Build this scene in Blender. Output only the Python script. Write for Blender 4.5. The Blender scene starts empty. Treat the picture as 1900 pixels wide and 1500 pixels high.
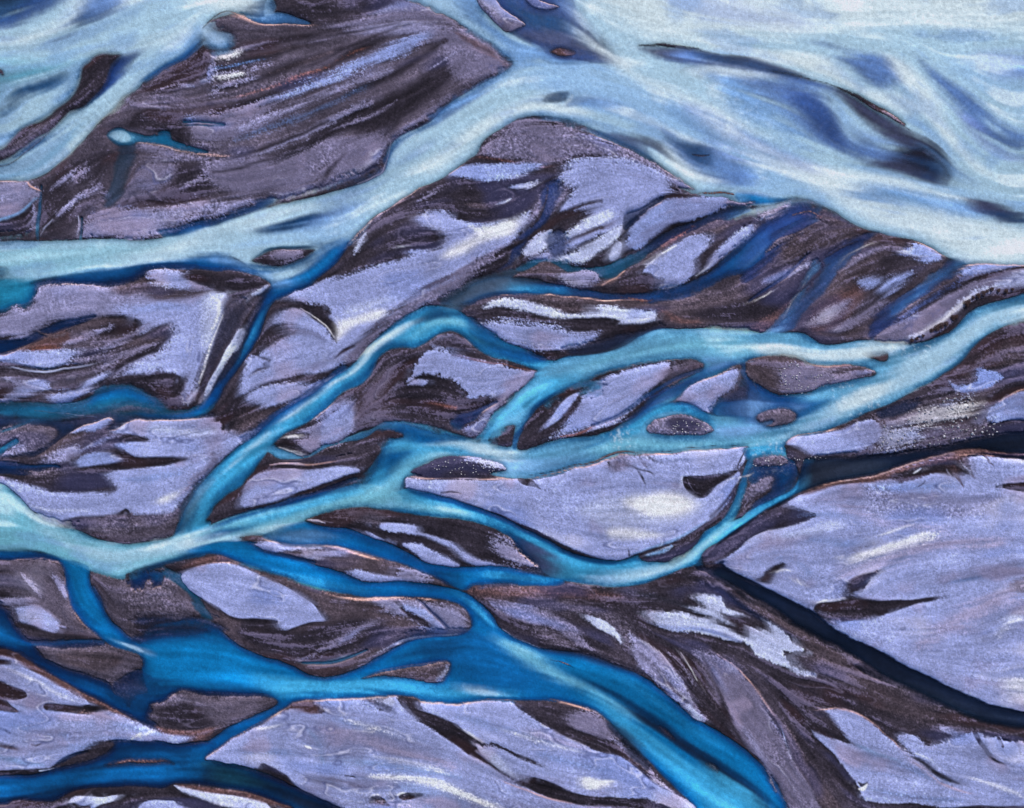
import bpy, math, random
import numpy as np
C = bpy.context
S = C.scene
# ---------------------------------------------------------------- camera, sky, sun, exposure
MPP = 0.25                       # metres of ground per photo pixel
cam_d = bpy.data.cameras.new('camera'); cam = bpy.data.objects.new('camera', cam_d); S.collection.objects.link(cam)
cam_d.sensor_width = 36; cam_d.lens = 24; cam_d.clip_end = 5000
cam.location = (0, 0, 1900*MPP*24/36); cam.rotation_euler = (0, 0, 0)
S.camera = cam
w = bpy.data.worlds.new('World'); S.world = w; w.use_nodes = True
nt = w.node_tree; bg = nt.nodes['Background']
sky = nt.nodes.new('ShaderNodeTexSky'); sky.sky_type = 'NISHITA'; sky.sun_disc = False
SUN_EL, SUN_AZ = math.radians(34), math.radians(15)      # azimuth measured from +Y (top of frame) towards +X
sky.sun_elevation = SUN_EL; sky.sun_rotation = SUN_AZ
nt.links.new(sky.outputs[0], bg.inputs[0]); bg.inputs[1].default_value = 0.12
sl = bpy.data.lights.new('sun', 'SUN'); sl.energy = 3.0; sl.angle = math.radians(0.5); sl.color = (1.0, 0.95, 0.88)
so = bpy.data.objects.new('sun', sl); S.collection.objects.link(so)
so.rotation_euler = (math.pi/2-SUN_EL, 0, math.pi-SUN_AZ); so.location = (60, 200, 200)
S.view_settings.view_transform = 'Standard'; S.view_settings.look = 'None'; S.view_settings.gamma = 1
S.view_settings.exposure = 0.0
LIGHT = (0.86, 0.90, 0.98)          # display value of a white matt sheet lying flat in this light
# ---------------------------------------------------------------- canvas helpers (map of the river plain, 1 unit = 1 photo pixel)
STEP = 1.6
NX, NY = int(1900/STEP)+1, int(1500/STEP)+1
XX, YY = np.meshgrid(np.arange(NX, dtype=np.float32)*STEP, np.arange(NY, dtype=np.float32)*STEP)
rng = np.random.default_rng(7)
FX = np.fft.rfftfreq(NX)[None, :]; FY = np.fft.fftfreq(NY)[:, None]
F2 = FX**2+FY**2
def blur(a, s):                       # s in photo pixels
    s = s/STEP; q = 48
    b = np.pad(a, q, mode='reflect'); fx = np.fft.rfftfreq(b.shape[1])[None, :]; fy = np.fft.fftfreq(b.shape[0])[:, None]
    return np.fft.irfft2(np.fft.rfft2(b)*np.exp(-2*(np.pi*s)**2*(fx*fx+fy*fy)), s=b.shape)[q:-q, q:-q].astype(np.float32)
def noise(s, octaves=1, gain=0.5):
    t = np.zeros((NY, NX), np.float32)
    for o in range(octaves):
        n = blur(rng.standard_normal((NY, NX)).astype(np.float32), s/2**o)
        t += n/n.std()*gain**o
    return t/t.std()
WX = noise(34, 4, 0.55); WY = noise(34, 4, 0.55)
def lin(c):
    c = np.asarray(c, np.float32)/255
    return np.where(c <= .04045, c/12.92, ((c+.055)/1.055)**2.4)
def sstep(a, b, x):
    t = np.clip((x-a)/(b-a), 0, 1); return t*t*(3-2*t)
def bil(a, fx, fy):
    h, w_ = a.shape
    fx = np.clip(fx, 0, w_-1.001); fy = np.clip(fy, 0, h-1.001)
    ix = fx.astype(np.int32); iy = fy.astype(np.int32); u = fx-ix; v = fy-iy
    return (a[iy, ix]*(1-u)+a[iy, ix+1]*u)*(1-v)+(a[iy+1, ix]*(1-u)+a[iy+1, ix+1]*u)*v
def crom(p, closed, k=3):
    p = np.asarray(p, float); n = len(p); out = []
    for i in range(n if closed else n-1):
        a = p[(i-1) % n] if closed or i > 0 else p[i]; b = p[i]; c = p[(i+1) % n]
        d = p[(i+2) % n] if closed or i < n-2 else c
        for j in range(k):
            t = j/k
            out.append(.5*((2*b)+(c-a)*t+(2*a-5*b+4*c-d)*t*t+(3*b-a-3*c+d)*t**3))
    if not closed: out.append(p[-1])
    return np.array(out)
def sdf(p, closed, x, y):             # positive inside
    d = np.full(x.shape, 1e9, np.float32); ins = np.zeros(x.shape, bool)
    n = len(p)
    for i in range(n if closed else n-1):
        ax, ay = p[i][:2]; bx, by = p[(i+1) % n][:2]
        ex, ey = bx-ax, by-ay; L = ex*ex+ey*ey+1e-9
        t = np.clip(((x-ax)*ex+(y-ay)*ey)/L, 0, 1)
        q = np.sqrt((x-ax-t*ex)**2+(y-ay-t*ey)**2)
        if closed:
            if ay != by:
                ins ^= ((ay > y) != (by > y)) & (x < ex*(y-ay)/(by-ay)+ax)
            d = np.minimum(d, q)
        else:
            wa, wb = p[i][2]/2, p[i+1][2]/2
            d = np.minimum(d, q-(wa+(wb-wa)*t))
    return np.where(ins, d, -d) if closed else -d
PAL = dict(k=(50,45,58), j=(60,54,68), b=(78,68,80), q=(94,70,74), m=(86,79,98), n=(112,107,138), u=(130,129,168), l=(145,154,206), v=(134,148,204),
    i=(176,184,224), p=(226,226,236), r=(210,166,160), o=(128,80,66), N=(22,30,58), Z=(250,250,250),  # r: salmon for painted sunlit bank edges, also pinkish sand streaks
    A=(168,202,226), B=(214,230,238), C=(146,186,228), D=(106,148,200), E=(82,116,174), F=(46,76,140), G=(116,184,210), H=(62,160,210), h=(98,164,206),
    I=(12,122,190), J=(8,88,150), K=(10,58,106), L=(24,32,54), M=(60,66,100), T=(34,130,166), X=(36,42,58), Y=(84,96,116), V=(118,138,202))
DATA = """
# ---- ground zones: upper bar
g m s8 g3 | 385,40 425,18 500,35 560,45 650,55 740,-20 800,8 862,44 915,80 952,118 905,150 850,182 790,217 745,242 718,264 700,292 660,322 600,347 520,367 460,378 380,392 300,397 150,440 -60,450 -60,345 60,335 200,215 260,165 340,110 372,60
g k s4 g3 | 512,20 560,6 640,4 720,2 705,16 640,28 580,32 540,28
g n s5 g3 | 735,5 790,12 850,42 800,50 740,42 660,52 600,50 680,35
g k s4 g3 | 300,238 370,214 400,203 450,189 500,170 560,140 620,114 680,84 735,62 690,92 630,124 560,156 500,184 450,205 380,222
g v s3 g6 | 350,226 400,214 480,193 550,168 610,142 680,112 740,80 800,52 815,60 750,98 690,124 620,150 560,174 490,202 420,226 360,236
g n s6 g6 | 380,216 450,204 520,186 500,215 480,240 430,262 380,268 360,250
f k s5 g3 | 400,100,6 470,88,12 540,74,10 620,58,6
f k s5 g3 | 340,150,10 400,132,14 470,114,12 560,90,6
f k s5 g3 | 400,165,8 470,150,12 550,122,10 640,90,4
f n s3 g3 | 402,105,4 450,92,6 500,78,3
f u s3 g4 | 396,140,4 440,134,7 500,118,3
f u s3 g4 | 392,170,8 420,158,10 470,146,4
f u s3 g4 | 380,90,8 392,120,12 386,150,6
g k s7 g4 | 500,300 560,266 600,236 660,196 720,177 770,152 795,130 850,96 884,92 862,130 825,165 780,196 740,230 712,262 690,262 650,240 610,270 550,310
g n s8 g4 | 500,312 560,282 620,256 640,262 612,300 572,350 522,364 500,352
g n s7 g3 | 640,270 700,246 716,268 696,300 640,326 592,342 604,306
g u s6 g3 | 640,60 700,48 760,40 830,52 800,62 730,66
f k s3 g2 | 640,285,2 610,320,8 590,350,3
g n s8 g4 | 800,62 860,50 906,80 948,118 900,146 850,152 840,120
f k s4 g3 | 600,200,4 680,160,10 760,122,12 830,78,4
f u s4 g5 | 450,240,6 540,200,12 640,160,8 720,130,3
f u s4 g4 | 460,300,3 540,262,6 620,222,4 690,186,2
g j s5 g3 | 265,172 285,150 320,122 360,98 384,84 384,120 372,150 332,172 292,182
g k s5 g3 | 350,98 360,76 371,58 384,76 386,98 372,120 352,116
g m s4 g3 | 245,170 262,165 300,180 340,195 300,215 240,222 215,230 210,215
f n s3 g3 | 232,184,4 260,196,8 300,204,6 340,200,2
g k s5 g3 | 255,210 290,205 330,220 350,232 330,250 290,250 262,240 230,238
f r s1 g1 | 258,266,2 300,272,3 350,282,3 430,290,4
g n s4 g4 | 258,269 330,284 400,292 440,292 400,300 350,300 300,294 270,282
g n s9 g6 o.8 | 262,312 290,299 330,302 322,330 288,356 262,345
g k s8 g4 | 330,308 380,302 386,330 402,346 360,372 300,378 280,362 320,345
g k s14 g6 o.7 | 120,300 160,284 216,280 206,330 200,374 150,372 140,335
f n s4 g5 | 150,330,4 180,345,10 200,370,6
f n s4 g5 | 110,380,4 130,350,10 160,310,4
g j s8 g4 | 90,340 130,310 140,372 150,410 90,440 75,390
g n s7 g5 | 385,296 440,293 500,300 502,358 440,356 392,332
g u s3 g7 | 156,414 200,396 240,388 300,386 400,378 470,372 410,400 350,412 300,432 250,443 160,443
g u s3 g5 | -30,342 0,338 45,334 62,345 78,352 72,371 45,390 20,405 -30,412
g k s4 g2 | -10,412 20,407 50,392 66,380 64,425 50,443 -10,446
f D s2 | -5,412,3 30,402,4 55,385,4 72,368,2
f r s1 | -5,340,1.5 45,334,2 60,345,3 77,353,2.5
# ---- channel one with the upper lake
w A s2 | -60,448 0,448 70,450 150,445 260,443 300,440 350,430 400,418 450,402 500,385 560,370 640,350 700,328 716,305 719,280 735,258 790,230 850,186 900,157 952,122 945,105 905,72 860,42 800,10 735,-20 1000,-60 1960,-60 1960,482 1900,488 1850,492 1790,490 1750,475 1700,450 1620,430 1560,400 1500,370 1460,366 1420,380 1360,373 1300,361 1260,346 1230,322 1190,291 1150,262 1110,242 1070,224 1020,216 975,218 950,227 900,256 880,290 850,310 820,330 775,352 740,372 700,400 660,436 640,456 590,512 520,560 505,530 470,500 430,478 380,480 330,486 270,491 200,500 100,511 60,520 0,532 -60,540
# ---- top left water
w A s3 | -60,-60 500,-60 478,6 455,18 430,21 400,32 378,44 370,58 352,92 328,112 300,126 270,150 254,165 226,180 205,206 180,230 150,262 110,300 85,320 55,333 0,337 -60,345
# channel-one tones
w B s12 o.7 | 0,490 80,480 200,478 330,462 430,430 520,398 600,380 660,350 560,382 480,402 380,432 300,452 150,470 0,470
w G s10 o.6 | -60,455 120,455 240,450 330,442 260,470 150,500 0,515 -60,510
w J s6 o.85 | -60,530 0,520 60,524 110,514 200,503 300,489 380,480 420,484 380,492 300,500 250,510 200,525 140,528 80,534 60,556 0,580 -60,580
w K s6 o.8 | 150,512 220,503 270,496 250,522 200,528 110,526
w K s7 o.9 | -30,490 0,492 14,505 10,520 -30,530
w T s10 o.8 | -40,520 30,515 60,530 40,570 -40,580
w J s5 o.9 | 300,430 360,418 440,398 500,372 492,380 440,402 380,424 340,438
w E s12 o.55 | 640,345 700,322 760,280 800,262 780,300 730,330 660,372 600,400 580,380
w F s6 o.85 | 718,280 735,260 790,231 850,187 900,158 950,124 940,140 880,190 820,228 770,250 735,275 722,300 712,310
w B s8 o.75 | 740,318 800,290 860,245 910,215 960,192 1030,165 1090,172 1040,185 980,205 930,222 890,258 850,290 800,320
w K s4 | 473,430 510,418 545,405 580,392 596,395 612,404 608,414 580,420 540,430 500,437
w E s6 o.7 | 600,395 640,380 680,368 640,410 600,425 560,430
w C s10 o.7 | 480,445 600,420 680,400 640,440 560,452 480,460 430,465
w J s4 o.9 | 350,475 385,470 415,472 450,490 470,505 430,500 380,495
w J s4 | 505,530 560,510 600,470 625,455 645,452 600,500 560,540 520,560
# ---- top-left water details
w G s14 o.6 | -60,110 60,112 160,100 150,130 60,145 -60,150
w B s10 o.8 | -60,75 60,58 130,25 180,-30 300,-30 200,30 120,70 60,84 -60,92
w B s12 o.6 | 130,108 240,82 330,50 340,70 250,90 200,100
w B s6 o.7 | 60,320 130,262 200,200 240,160 262,150 200,212 140,272 90,318 20,334
w G s5 o.7 | -30,325 30,318 90,275 150,225 110,285 60,322 -30,336
w E s9 o.95 | 24,92 70,82 100,68 130,48 148,28 160,12 200,-10 230,10 205,35 180,52 145,68 110,80 60,90
w K s8 o.8 | 100,72 130,55 150,35 170,40 180,50 145,62
w K s14 o.95 | -60,65 -60,-60 130,-60 92,12 45,32 0,52
w F s10 o.7 | 60,0 130,-30 110,15 50,38 0,60
w J s9 o.9 | -60,225 0,215 14,182 30,160 60,148 90,138 125,126 122,150 106,166 80,176 50,182 32,200 20,226 -20,240
w K s9 o.9 | -10,210 20,185 40,165 80,150 110,142 100,160 60,175 25,205
w T s10 o.6 | -60,128 0,130 60,128 100,128 60,148 20,170 0,200 -60,200
w D s7 o.8 | 120,140 142,130 150,125 145,150 130,172 105,188 90,182 120,165
w D s6 o.8 | -30,258 20,250 70,215 110,185 140,165 135,185 90,210 40,245 10,270 -30,285
f k s3 | -10,128,6 4,133,9 8,139,5
w F s5 | 205,104 235,100 262,95 245,120 226,142 206,160 180,182 150,202 140,200 150,186 176,160 190,128
w E s6 o.8 | 100,250 150,205 140,215 90,262 50,290 20,300 60,265
g k s5 g2 | 150,125 161,116 178,104 200,101 224,102 206,125 198,148 186,168 168,186 150,200 126,212 106,230 88,246 60,266 30,290 0,304 -60,316 -60,292 0,279 20,265 40,242 75,222 100,202 122,186 138,166 146,146
f m s5 g3 | -10,300,6 30,280,10 70,245,12 100,215,8
f K s1.5 | -10,313,2 20,305,2 60,276,2.5 90,243,1.5
w J s5 | 372,58 366,80 350,100 330,112 300,128 275,150 262,150 300,118 340,92 355,68
w D s9 o.7 | 372,60 350,90 320,108 270,145 240,170 270,125 320,80 355,50
w C s7 | 366,56 384,52 412,60 430,74 430,88 418,100 394,98 378,80
w B s6 o.8 | 374,57 388,54 408,62 416,74 400,84 384,74
w K s3 | 440,20 462,8 490,-5 500,10 488,26 470,30 455,24
w B s8 o.9 | 380,-20 460,-20 478,2 455,14 430,18 400,20
w D s2.5 | 455,24 478,28 500,22 520,24 550,34 575,42 540,46 500,42 470,36
w C s3 o.8 | 500,-10 512,10 506,24 492,26 494,0
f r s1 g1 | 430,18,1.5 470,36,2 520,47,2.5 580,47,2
f k s1 | 372,52,2 380,44,2 395,30,2 412,20,2 425,17,1
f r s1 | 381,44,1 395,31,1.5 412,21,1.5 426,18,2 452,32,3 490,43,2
w T s2 | 200,252 212,241 225,239 240,246 262,254 280,258 300,250 318,250 322,262 345,271 370,277 392,281 375,284 340,281 300,273 258,265 250,270 222,272 205,262
w A s3 | 202,252 213,243 226,241 238,248 244,262 225,268 208,260
w Y s5 o.7 | 222,272 250,268 256,282 245,304 236,330 226,360 196,385 204,350 212,312
g k s1.5 g1 | 318,248 320,234 350,230 358,262 350,276 345,268 322,264
s T s2 o.7 | 345,228,3 400,228,1 415,232,1 350,236,1
# ---- lake tones, top right
w C s20 o.9 | 1000,110 1100,120 1200,150 1300,195 1400,235 1480,265 1560,330 1650,330 1760,370 1800,430 1700,445 1560,385 1400,372 1280,340 1200,270 1100,225 1000,180
w C s14 o.7 | 930,150 1020,112 1090,120 1150,150 1250,200 1180,210 1080,165 1000,165
w B s16 o.8 | 1100,-60 1960,-60 1960,60 1700,40 1500,60 1300,80 1180,60
w V s14 o.5 | 1260,-20 1360,10 1480,30 1480,50 1340,40 1240,10
w B s10 o.8 | 1500,300 1600,330 1700,380 1900,420 1960,440 1960,480 1800,480 1700,440 1600,400 1500,345 1440,300
w C s10 o.7 | 1700,330 1800,350 1900,380 1960,400 1960,420 1880,412 1790,400 1720,372
w D s6 | 735,-20 880,-20 900,25 940,60 980,82 1010,100 985,125 950,118 920,84 860,40 800,8
w A s6 o.7 | 740,-20 820,-20 860,20 900,50 940,90 905,68 860,38 800,8
w D s7 o.9 | 940,128 960,120 990,118 970,130 930,150 880,182 820,222 800,226 850,190 900,158
w F s3 | 905,-20 1050,-20 1072,30 1100,62 1128,95 1146,112 1110,118 1060,118 1024,112 1000,92 960,66 930,40
w K s8 | 925,-20 960,14 1020,25 1080,50 1112,82 1130,104 1090,92 1040,72 985,52 950,22
w E s8 o.8 | 1040,-20 1075,25 1105,60 1110,72 1070,45 1035,10
g n s1.5 g1 | 878,-20 912,-5 930,14 952,26 975,41 962,50 940,57 918,40 896,18 886,2
g n s1.5 g1 | 968,-10 1005,0 1036,12 1038,17 1018,19 985,10
g q s3 g2 | 1022,95 1040,88 1060,92 1068,98 1052,105 1035,104
w M s6 o.8 | 960,60 1000,55 1060,70 1090,90 1070,95 1030,85 990,78
w D s3 | 985,78 1000,84 1015,98 1040,112 1070,112 1090,116 1060,122 1020,118 998,100
w M s5 o.6 | 1120,60 1150,112 1120,116 1100,90
f k s2 g3 | 1184,83,3 1225,86,7 1280,92,6 1335,101,2
w F s5 | 1186,88 1230,94 1290,97 1400,108 1455,124 1500,145 1548,162 1500,160 1440,146 1380,138 1320,126 1260,118 1225,108
w M s4 | 1190,88 1230,92 1260,98 1270,112 1240,112 1210,100
w M s4 o.9 | 1350,100 1400,108 1460,126 1500,146 1440,140 1380,126
w E s12 o.9 | 1240,110 1320,118 1400,132 1480,150 1555,166 1600,222 1650,282 1600,300 1540,275 1480,240 1450,210 1400,190 1350,158 1300,140
w B s6 o.7 | 1270,128 1330,122 1400,136 1440,140 1380,144 1320,136 1300,150
w F s9 o.5 | 1400,150 1460,160 1540,172 1580,200 1600,235 1640,280 1600,290 1590,250 1570,210 1530,180 1460,175
w F s8 o.6 | 1560,275 1610,290 1660,312 1720,335 1660,335 1600,315
w D s8 o.8 | 1300,135 1360,150 1400,185 1440,210 1400,205 1340,170
f r s1.5 g2 | 1430,130,3 1470,138,5 1510,148,3 1545,158,3
w M s5 | 1548,158 1600,186 1640,212 1684,234 1735,262 1756,286 1772,322 1762,345 1740,350 1690,332 1640,318 1602,308 1640,290 1662,270 1640,252 1600,222 1565,190
f k s2 g2 | 1545,158,3 1590,178,8 1640,208,11 1680,230,7
w K s9 o.8 | 1668,282 1700,262 1740,272 1764,300 1768,335 1745,342 1712,330 1690,310
f k s5 g5 o.7 | 1668,288,5 1710,282,14 1745,300,12 1760,325,6
f k s4 g5 o.6 | 1640,295,3 1680,300,6 1720,312,8
w E s6 o.7 | 1610,255 1660,262 1690,278 1650,272 1620,268
f r s1 g2 | 1640,208,1 1670,225,2 1690,240,1
w K s5 | 1474,186 1490,178 1512,182 1534,200 1552,228 1568,262 1562,272 1540,250 1508,222 1486,202
w F s8 o.8 | 1462,180 1485,172 1508,172 1530,186 1550,210 1566,240 1576,268 1560,280 1535,258 1500,228 1480,204
w A s5 o.8 | 1520,168 1560,180 1600,220 1640,262 1690,275 1640,282 1620,270 1585,262 1560,215 1540,190
w C s6 o.8 | 1560,290 1640,312 1740,345 1790,352 1760,360 1660,330 1580,312
w E s7 | 1553,106 1580,100 1630,98 1662,104 1690,130 1670,155 1640,168 1615,160 1585,135
w E s5 o.8 | 1508,80 1540,76 1600,92 1570,94
w B s8 o.9 | 1400,100 1500,100 1550,112 1600,160 1690,180 1740,200 1690,215 1640,190 1560,150 1480,128
w B s7 o.7 | 1640,95 1690,120 1730,170 1760,230 1800,280 1850,330 1800,310 1740,240 1690,160
w F s5 o.6 | 1795,190 1830,215 1870,245 1905,262 1905,270 1860,250 1820,225
w E s8 | 1705,108 1750,140 1800,172 1850,215 1900,250 1900,300 1850,270 1800,240 1780,200 1740,160
w V s10 o.8 | 1780,215 1850,260 1900,285 1900,310 1830,280
w A s4 o.7 | 1830,220 1860,238 1870,262 1840,240
w C s14 o.7 | 1800,110 1900,120 1960,130 1960,240 1860,200 1760,130
w V s10 o.5 | 1820,100 1900,98 1960,110 1960,160 1860,150
w E s9 o.6 | 1770,300 1800,320 1820,350 1790,340
w D s10 o.9 | 1560,352 1630,342 1700,345 1770,372 1840,402 1760,400 1680,380 1600,372
w M s6 | 1784,368 1812,366 1850,372 1880,385 1905,400 1892,412 1860,416 1838,405 1808,390
w K s8 o.8 | 1830,395 1870,412 1900,418 1960,425 1960,405 1890,395
w B s7 o.6 | 1068,20 1090,50 1130,95 1180,132 1250,160 1330,200 1400,240 1440,254 1400,248 1330,215 1250,180 1180,150 1120,100 1080,60
w B s4 o.9 | 900,238 950,207 1000,192 1060,198 1110,212 1060,214 1000,203 960,212 920,235
w B s4 o.8 | 1080,178 1150,198 1210,222 1262,248 1312,268 1360,288 1400,310 1350,296 1300,275 1250,255 1200,232 1140,208
w B s5 o.8 | 1400,262 1450,285 1500,312 1560,340 1600,352 1540,345 1480,316 1420,284
w B s5 o.7 | 1560,315 1650,325 1740,352 1790,370 1740,365 1650,342
w D s6 o.7 | 1240,190 1300,230 1350,260 1330,265 1270,235 1235,210
w K s3 | 1008,189 1018,178 1036,172 1056,173 1056,180 1048,190 1034,194 1020,192
w B s3 o.9 | 1046,197 1056,186 1064,178 1062,190 1052,200
w J s3 o.8 | 1052,198 1064,188 1074,186 1062,198
w E s4 o.8 | 1048,200 1070,180 1110,184 1150,196 1120,200 1080,196
w D s9 o.6 | 1055,180 1100,176 1160,196 1220,225 1260,252 1220,244 1150,218 1090,200
w D s7 o.8 | 960,217 1000,212 1060,215 1120,226 1180,250 1220,280 1190,285 1130,250 1070,225 1010,217
w M s6 o.8 | 1100,238 1150,246 1200,250 1230,262 1260,300 1300,345 1250,335 1200,292 1150,264
w E s5 o.9 | 1228,238 1250,252 1280,290 1310,320 1380,325 1400,340 1370,345 1300,335 1260,300 1235,270
w A s4 | 1205,275 1240,300 1275,325 1320,345 1380,352 1440,362 1400,370 1330,362 1280,346 1240,322
w E s7 o.9 | 1228,240 1262,262 1290,262 1330,272 1365,288 1395,308 1405,330 1370,330 1320,322 1290,306 1262,280
w K s4 o.9 | 1248,262 1272,268 1300,266 1318,276 1322,306 1308,310 1288,300 1266,282
f o s1.5 g1 | 1284,288,2 1300,291,3 1316,290,2
w B s5 o.7 | 1225,258 1260,292 1290,318 1335,338 1300,336 1260,318
w I s3 | 1370,356 1410,362 1460,368 1410,378 1370,372
w F s4 o.8 | 1330,348 1400,360 1440,366 1400,356 1360,348
w D s12 o.8 | 1340,165 1400,180 1450,215 1490,250 1460,250 1400,222 1350,195
w V s12 o.6 | 1270,195 1350,230 1440,270 1520,310 1480,320 1400,290 1320,255
w D s8 o.7 | 1650,175 1700,200 1730,240 1720,240 1680,210
w E s7 o.7 | 1585,240 1640,262 1680,290 1640,300 1600,280
w K s4 o.7 | 1290,98 1340,104 1400,112 1460,130 1500,147 1440,138 1380,124 1320,112
w B s4 o.8 | 1300,70 1400,86 1480,104 1550,132 1610,168 1650,195 1600,176 1540,148 1470,122 1400,104 1330,94
w D s8 o.6 | 1700,250 1760,300 1800,345 1780,345 1730,300
w E s5 o.6 | 1890,140 1905,130 1960,130 1960,150
w B s5 o.8 | 1650,100 1700,150 1740,210 1770,270 1750,260 1710,200 1670,140
w B s9 o.5 | 1300,215 1380,262 1460,300 1540,345 1500,340 1420,300 1340,255
# ---- middle right dark plain and its little creeks
g b s9 g4 | 1470,375 1560,405 1640,440 1750,480 1780,500 1700,560 1620,640 1500,630 1440,610 1350,605 1240,600 1220,580 1240,560 1360,540 1400,480
g k s7 g3 | 1360,560 1440,540 1500,520 1480,560 1420,600 1340,600 1280,580
g k s6 g4 | 1480,520 1540,460 1600,440 1560,480 1520,510
g q s7 g4 | 1440,580 1480,550 1490,570 1460,595 1420,610 1400,605
g q s6 g4 | 1500,585 1560,540 1600,530 1590,570 1560,600 1510,615
g j s8 g4 | 1640,470 1700,480 1740,490 1690,530 1640,560 1590,570 1620,520
f u s5 g5 | 1410,400,10 1440,392,16 1462,380,8
f n s5 g4 | 1420,520,8 1460,505,14 1500,490,6
f n s6 g5 | 1500,600,10 1540,580,24 1570,560,10
f n s6 g5 | 1560,610,14 1600,580,20 1640,560,8
w F s7 o.75 | 1382,500 1410,462 1450,432 1490,402 1520,388 1500,420 1460,450 1420,485 1390,510
w F s6 o.6 | 1400,430 1440,400 1480,378 1500,390 1450,425
s F s5 o.7 | 1540,480,8 1580,455,14 1615,435,14 1630,432,4
w E s5 o.7 | 1500,545 1530,500 1600,450 1550,500 1520,540 1480,590 1455,622 1430,628 1445,600
s D s4 o.6 | 1515,490,5 1490,530,7 1470,570,8 1448,600,8 1432,628,10
w F s6 o.75 | 1620,625 1624,590 1650,570 1700,540 1740,510 1765,478 1790,492 1760,510 1720,540 1680,570 1650,600 1635,625
s D s5 o.6 | 1790,490,10 1745,510,12 1700,545,10 1660,575,8
f k s2 | 1500,500,2 1530,478,4 1570,455,5 1600,445,2
f p s1 o.8 | 1552,496,1 1575,472,2 1620,452,1
f p s1 o.7 | 1500,510,1 1470,560,1.5 1455,590,1.5
g v s2 g3 | 1662,475 1686,462 1690,454 1712,458 1745,478 1730,488 1710,492 1700,482
g v s3 g3 | 1590,522 1612,518 1628,524 1620,534 1600,536
g v s4 g4 | 1636,530 1660,518 1690,508 1670,530 1640,550
g n s5 g4 | 1700,590 1760,545 1790,510 1800,490 1850,492 1830,510 1780,540
f k s3 | 1640,600,2 1700,562,7 1750,545,9 1800,522,8 1850,505,4 1905,488,2
g v s3 g3 | 1780,500 1830,493 1900,489 1850,502 1800,512
# ---- pale bank with tussocks
g n s2 g2 | 1623,632 1652,606 1700,578 1740,556 1790,534 1850,512 1905,490 1905,536 1860,546 1800,560 1770,590 1740,618 1700,636 1655,640
g i s2 f3 g2 | 1690,626 1710,610 1745,588 1775,562 1810,542 1850,526 1905,496 1905,530 1860,532 1820,545 1790,562 1765,580 1740,600 1710,620
g p s4 | 1695,624 1720,606 1750,586 1775,566 1800,552 1780,570 1745,596
f k s1.5 | 1624,633,1.5 1655,641,2 1698,639,2 1740,621,2 1772,594,2 1800,566,2 1860,548,2 1905,538,2
# ---- sand: centre strip between the channels
g n s4 g6 | 890,288 905,262 952,230 1000,227 1060,235 1130,262 1200,292 1260,330 1292,352 1250,346 1180,302 1100,292 1040,302 1000,312 960,300
g j s4 g2 | 880,292 930,298 990,312 1030,310 1040,330 1010,350 980,320 900,306 860,312
f o s2 g1 | 885,294,2 930,296,2.5 970,308,3 1010,314,3
g k s5 g3 | 740,400 790,365 840,330 900,337 950,330 990,345 985,370 960,402 930,420 880,422 855,416 830,400 790,394
g m s6 g4 | 700,420 770,392 790,410 780,430 735,438 720,470 690,470 670,450
g v s2 g2 | 828,326 850,312 880,306 950,303 1000,308 985,320 950,332 900,337 860,330
f i s2 g2 | 950,350,6 985,345,10 1000,340,4
g l s3 g5 | 1036,335 1052,312 1062,300 1110,293 1165,302 1210,311 1246,343 1228,368 1190,392 1152,424 1120,440 1060,468 1040,484 1020,488 990,484 1010,472 1042,452 1088,420 1106,402 1062,396 1032,394 1052,372 1062,356
g n s5 g4 | 1010,360 1030,352 1050,360 1030,392 1000,400 990,420 980,410
f j s2 g2 | 1040,400,3 1080,385,7 1115,376,3
f b s2 g2 | 1046,458,2 1080,440,8 1115,428,7 1135,420,3
g i s2 g3 | 1044,446 1060,430 1090,414 1122,396 1140,400 1120,416 1080,432
g i s2 g3 | 1030,480 1060,472 1100,456 1150,422 1152,438 1120,466 1080,490 1040,486
g k s2 g4 | 1092,495 1110,480 1130,470 1140,478 1135,490 1110,496
f k s2 g1 | 1235,370,4 1200,395,8 1165,425,12 1158,450,8 1160,475,5
w K s3 o.8 | 1165,398 1190,388 1230,366 1205,400 1172,420 1160,430 1158,412
g i s1.5 | 1130,482 1136,462 1144,454 1152,458 1150,474 1142,486
g v s1.5 f3 | 1163,462 1166,438 1180,414 1204,388 1240,372 1300,364 1352,368 1342,386 1310,402 1280,414 1250,418 1220,436 1196,452 1180,464
f k s2 f3 | 1195,462,3 1220,445,7 1250,425,9 1290,415,6 1340,396,2
w K s4 o.85 | 1180,480 1210,450 1250,430 1300,412 1350,385 1400,372 1340,408 1290,428 1240,450 1200,470
g b s3 g3 | 1180,482 1220,458 1290,428 1330,410 1350,420 1310,450 1240,470 1200,500 1180,510 1160,515
g l s2 g2 | 1192,500 1215,476 1262,454 1285,440 1320,440 1310,465 1290,482 1284,508 1262,528 1225,536 1232,520 1215,516 1202,508
f p s1.5 | 1196,496,2 1220,474,3 1256,458,2
g l s2 g2 | 1290,512 1322,482 1350,450 1385,418 1400,425 1382,446 1350,474 1320,496
w J s5 | 1180,545 1240,535 1290,522 1330,495 1380,455 1420,430 1420,470 1380,500 1320,525 1270,545 1210,558 1180,556
w F s5 o.7 | 1400,440 1440,410 1480,380 1500,390 1450,430 1400,480 1370,500
g k s2 g2 | 1165,525 1200,505 1215,520 1232,528 1210,540 1180,532 1155,530
g i s2 | 1145,524 1165,514 1172,512 1166,524 1150,528
g i s1.5 g2 | 966,472 985,450 1000,438 1022,432 1024,452 1006,470 985,479
w F s5 o.6 | 1020,440 1045,440 1050,475 1020,482
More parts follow.
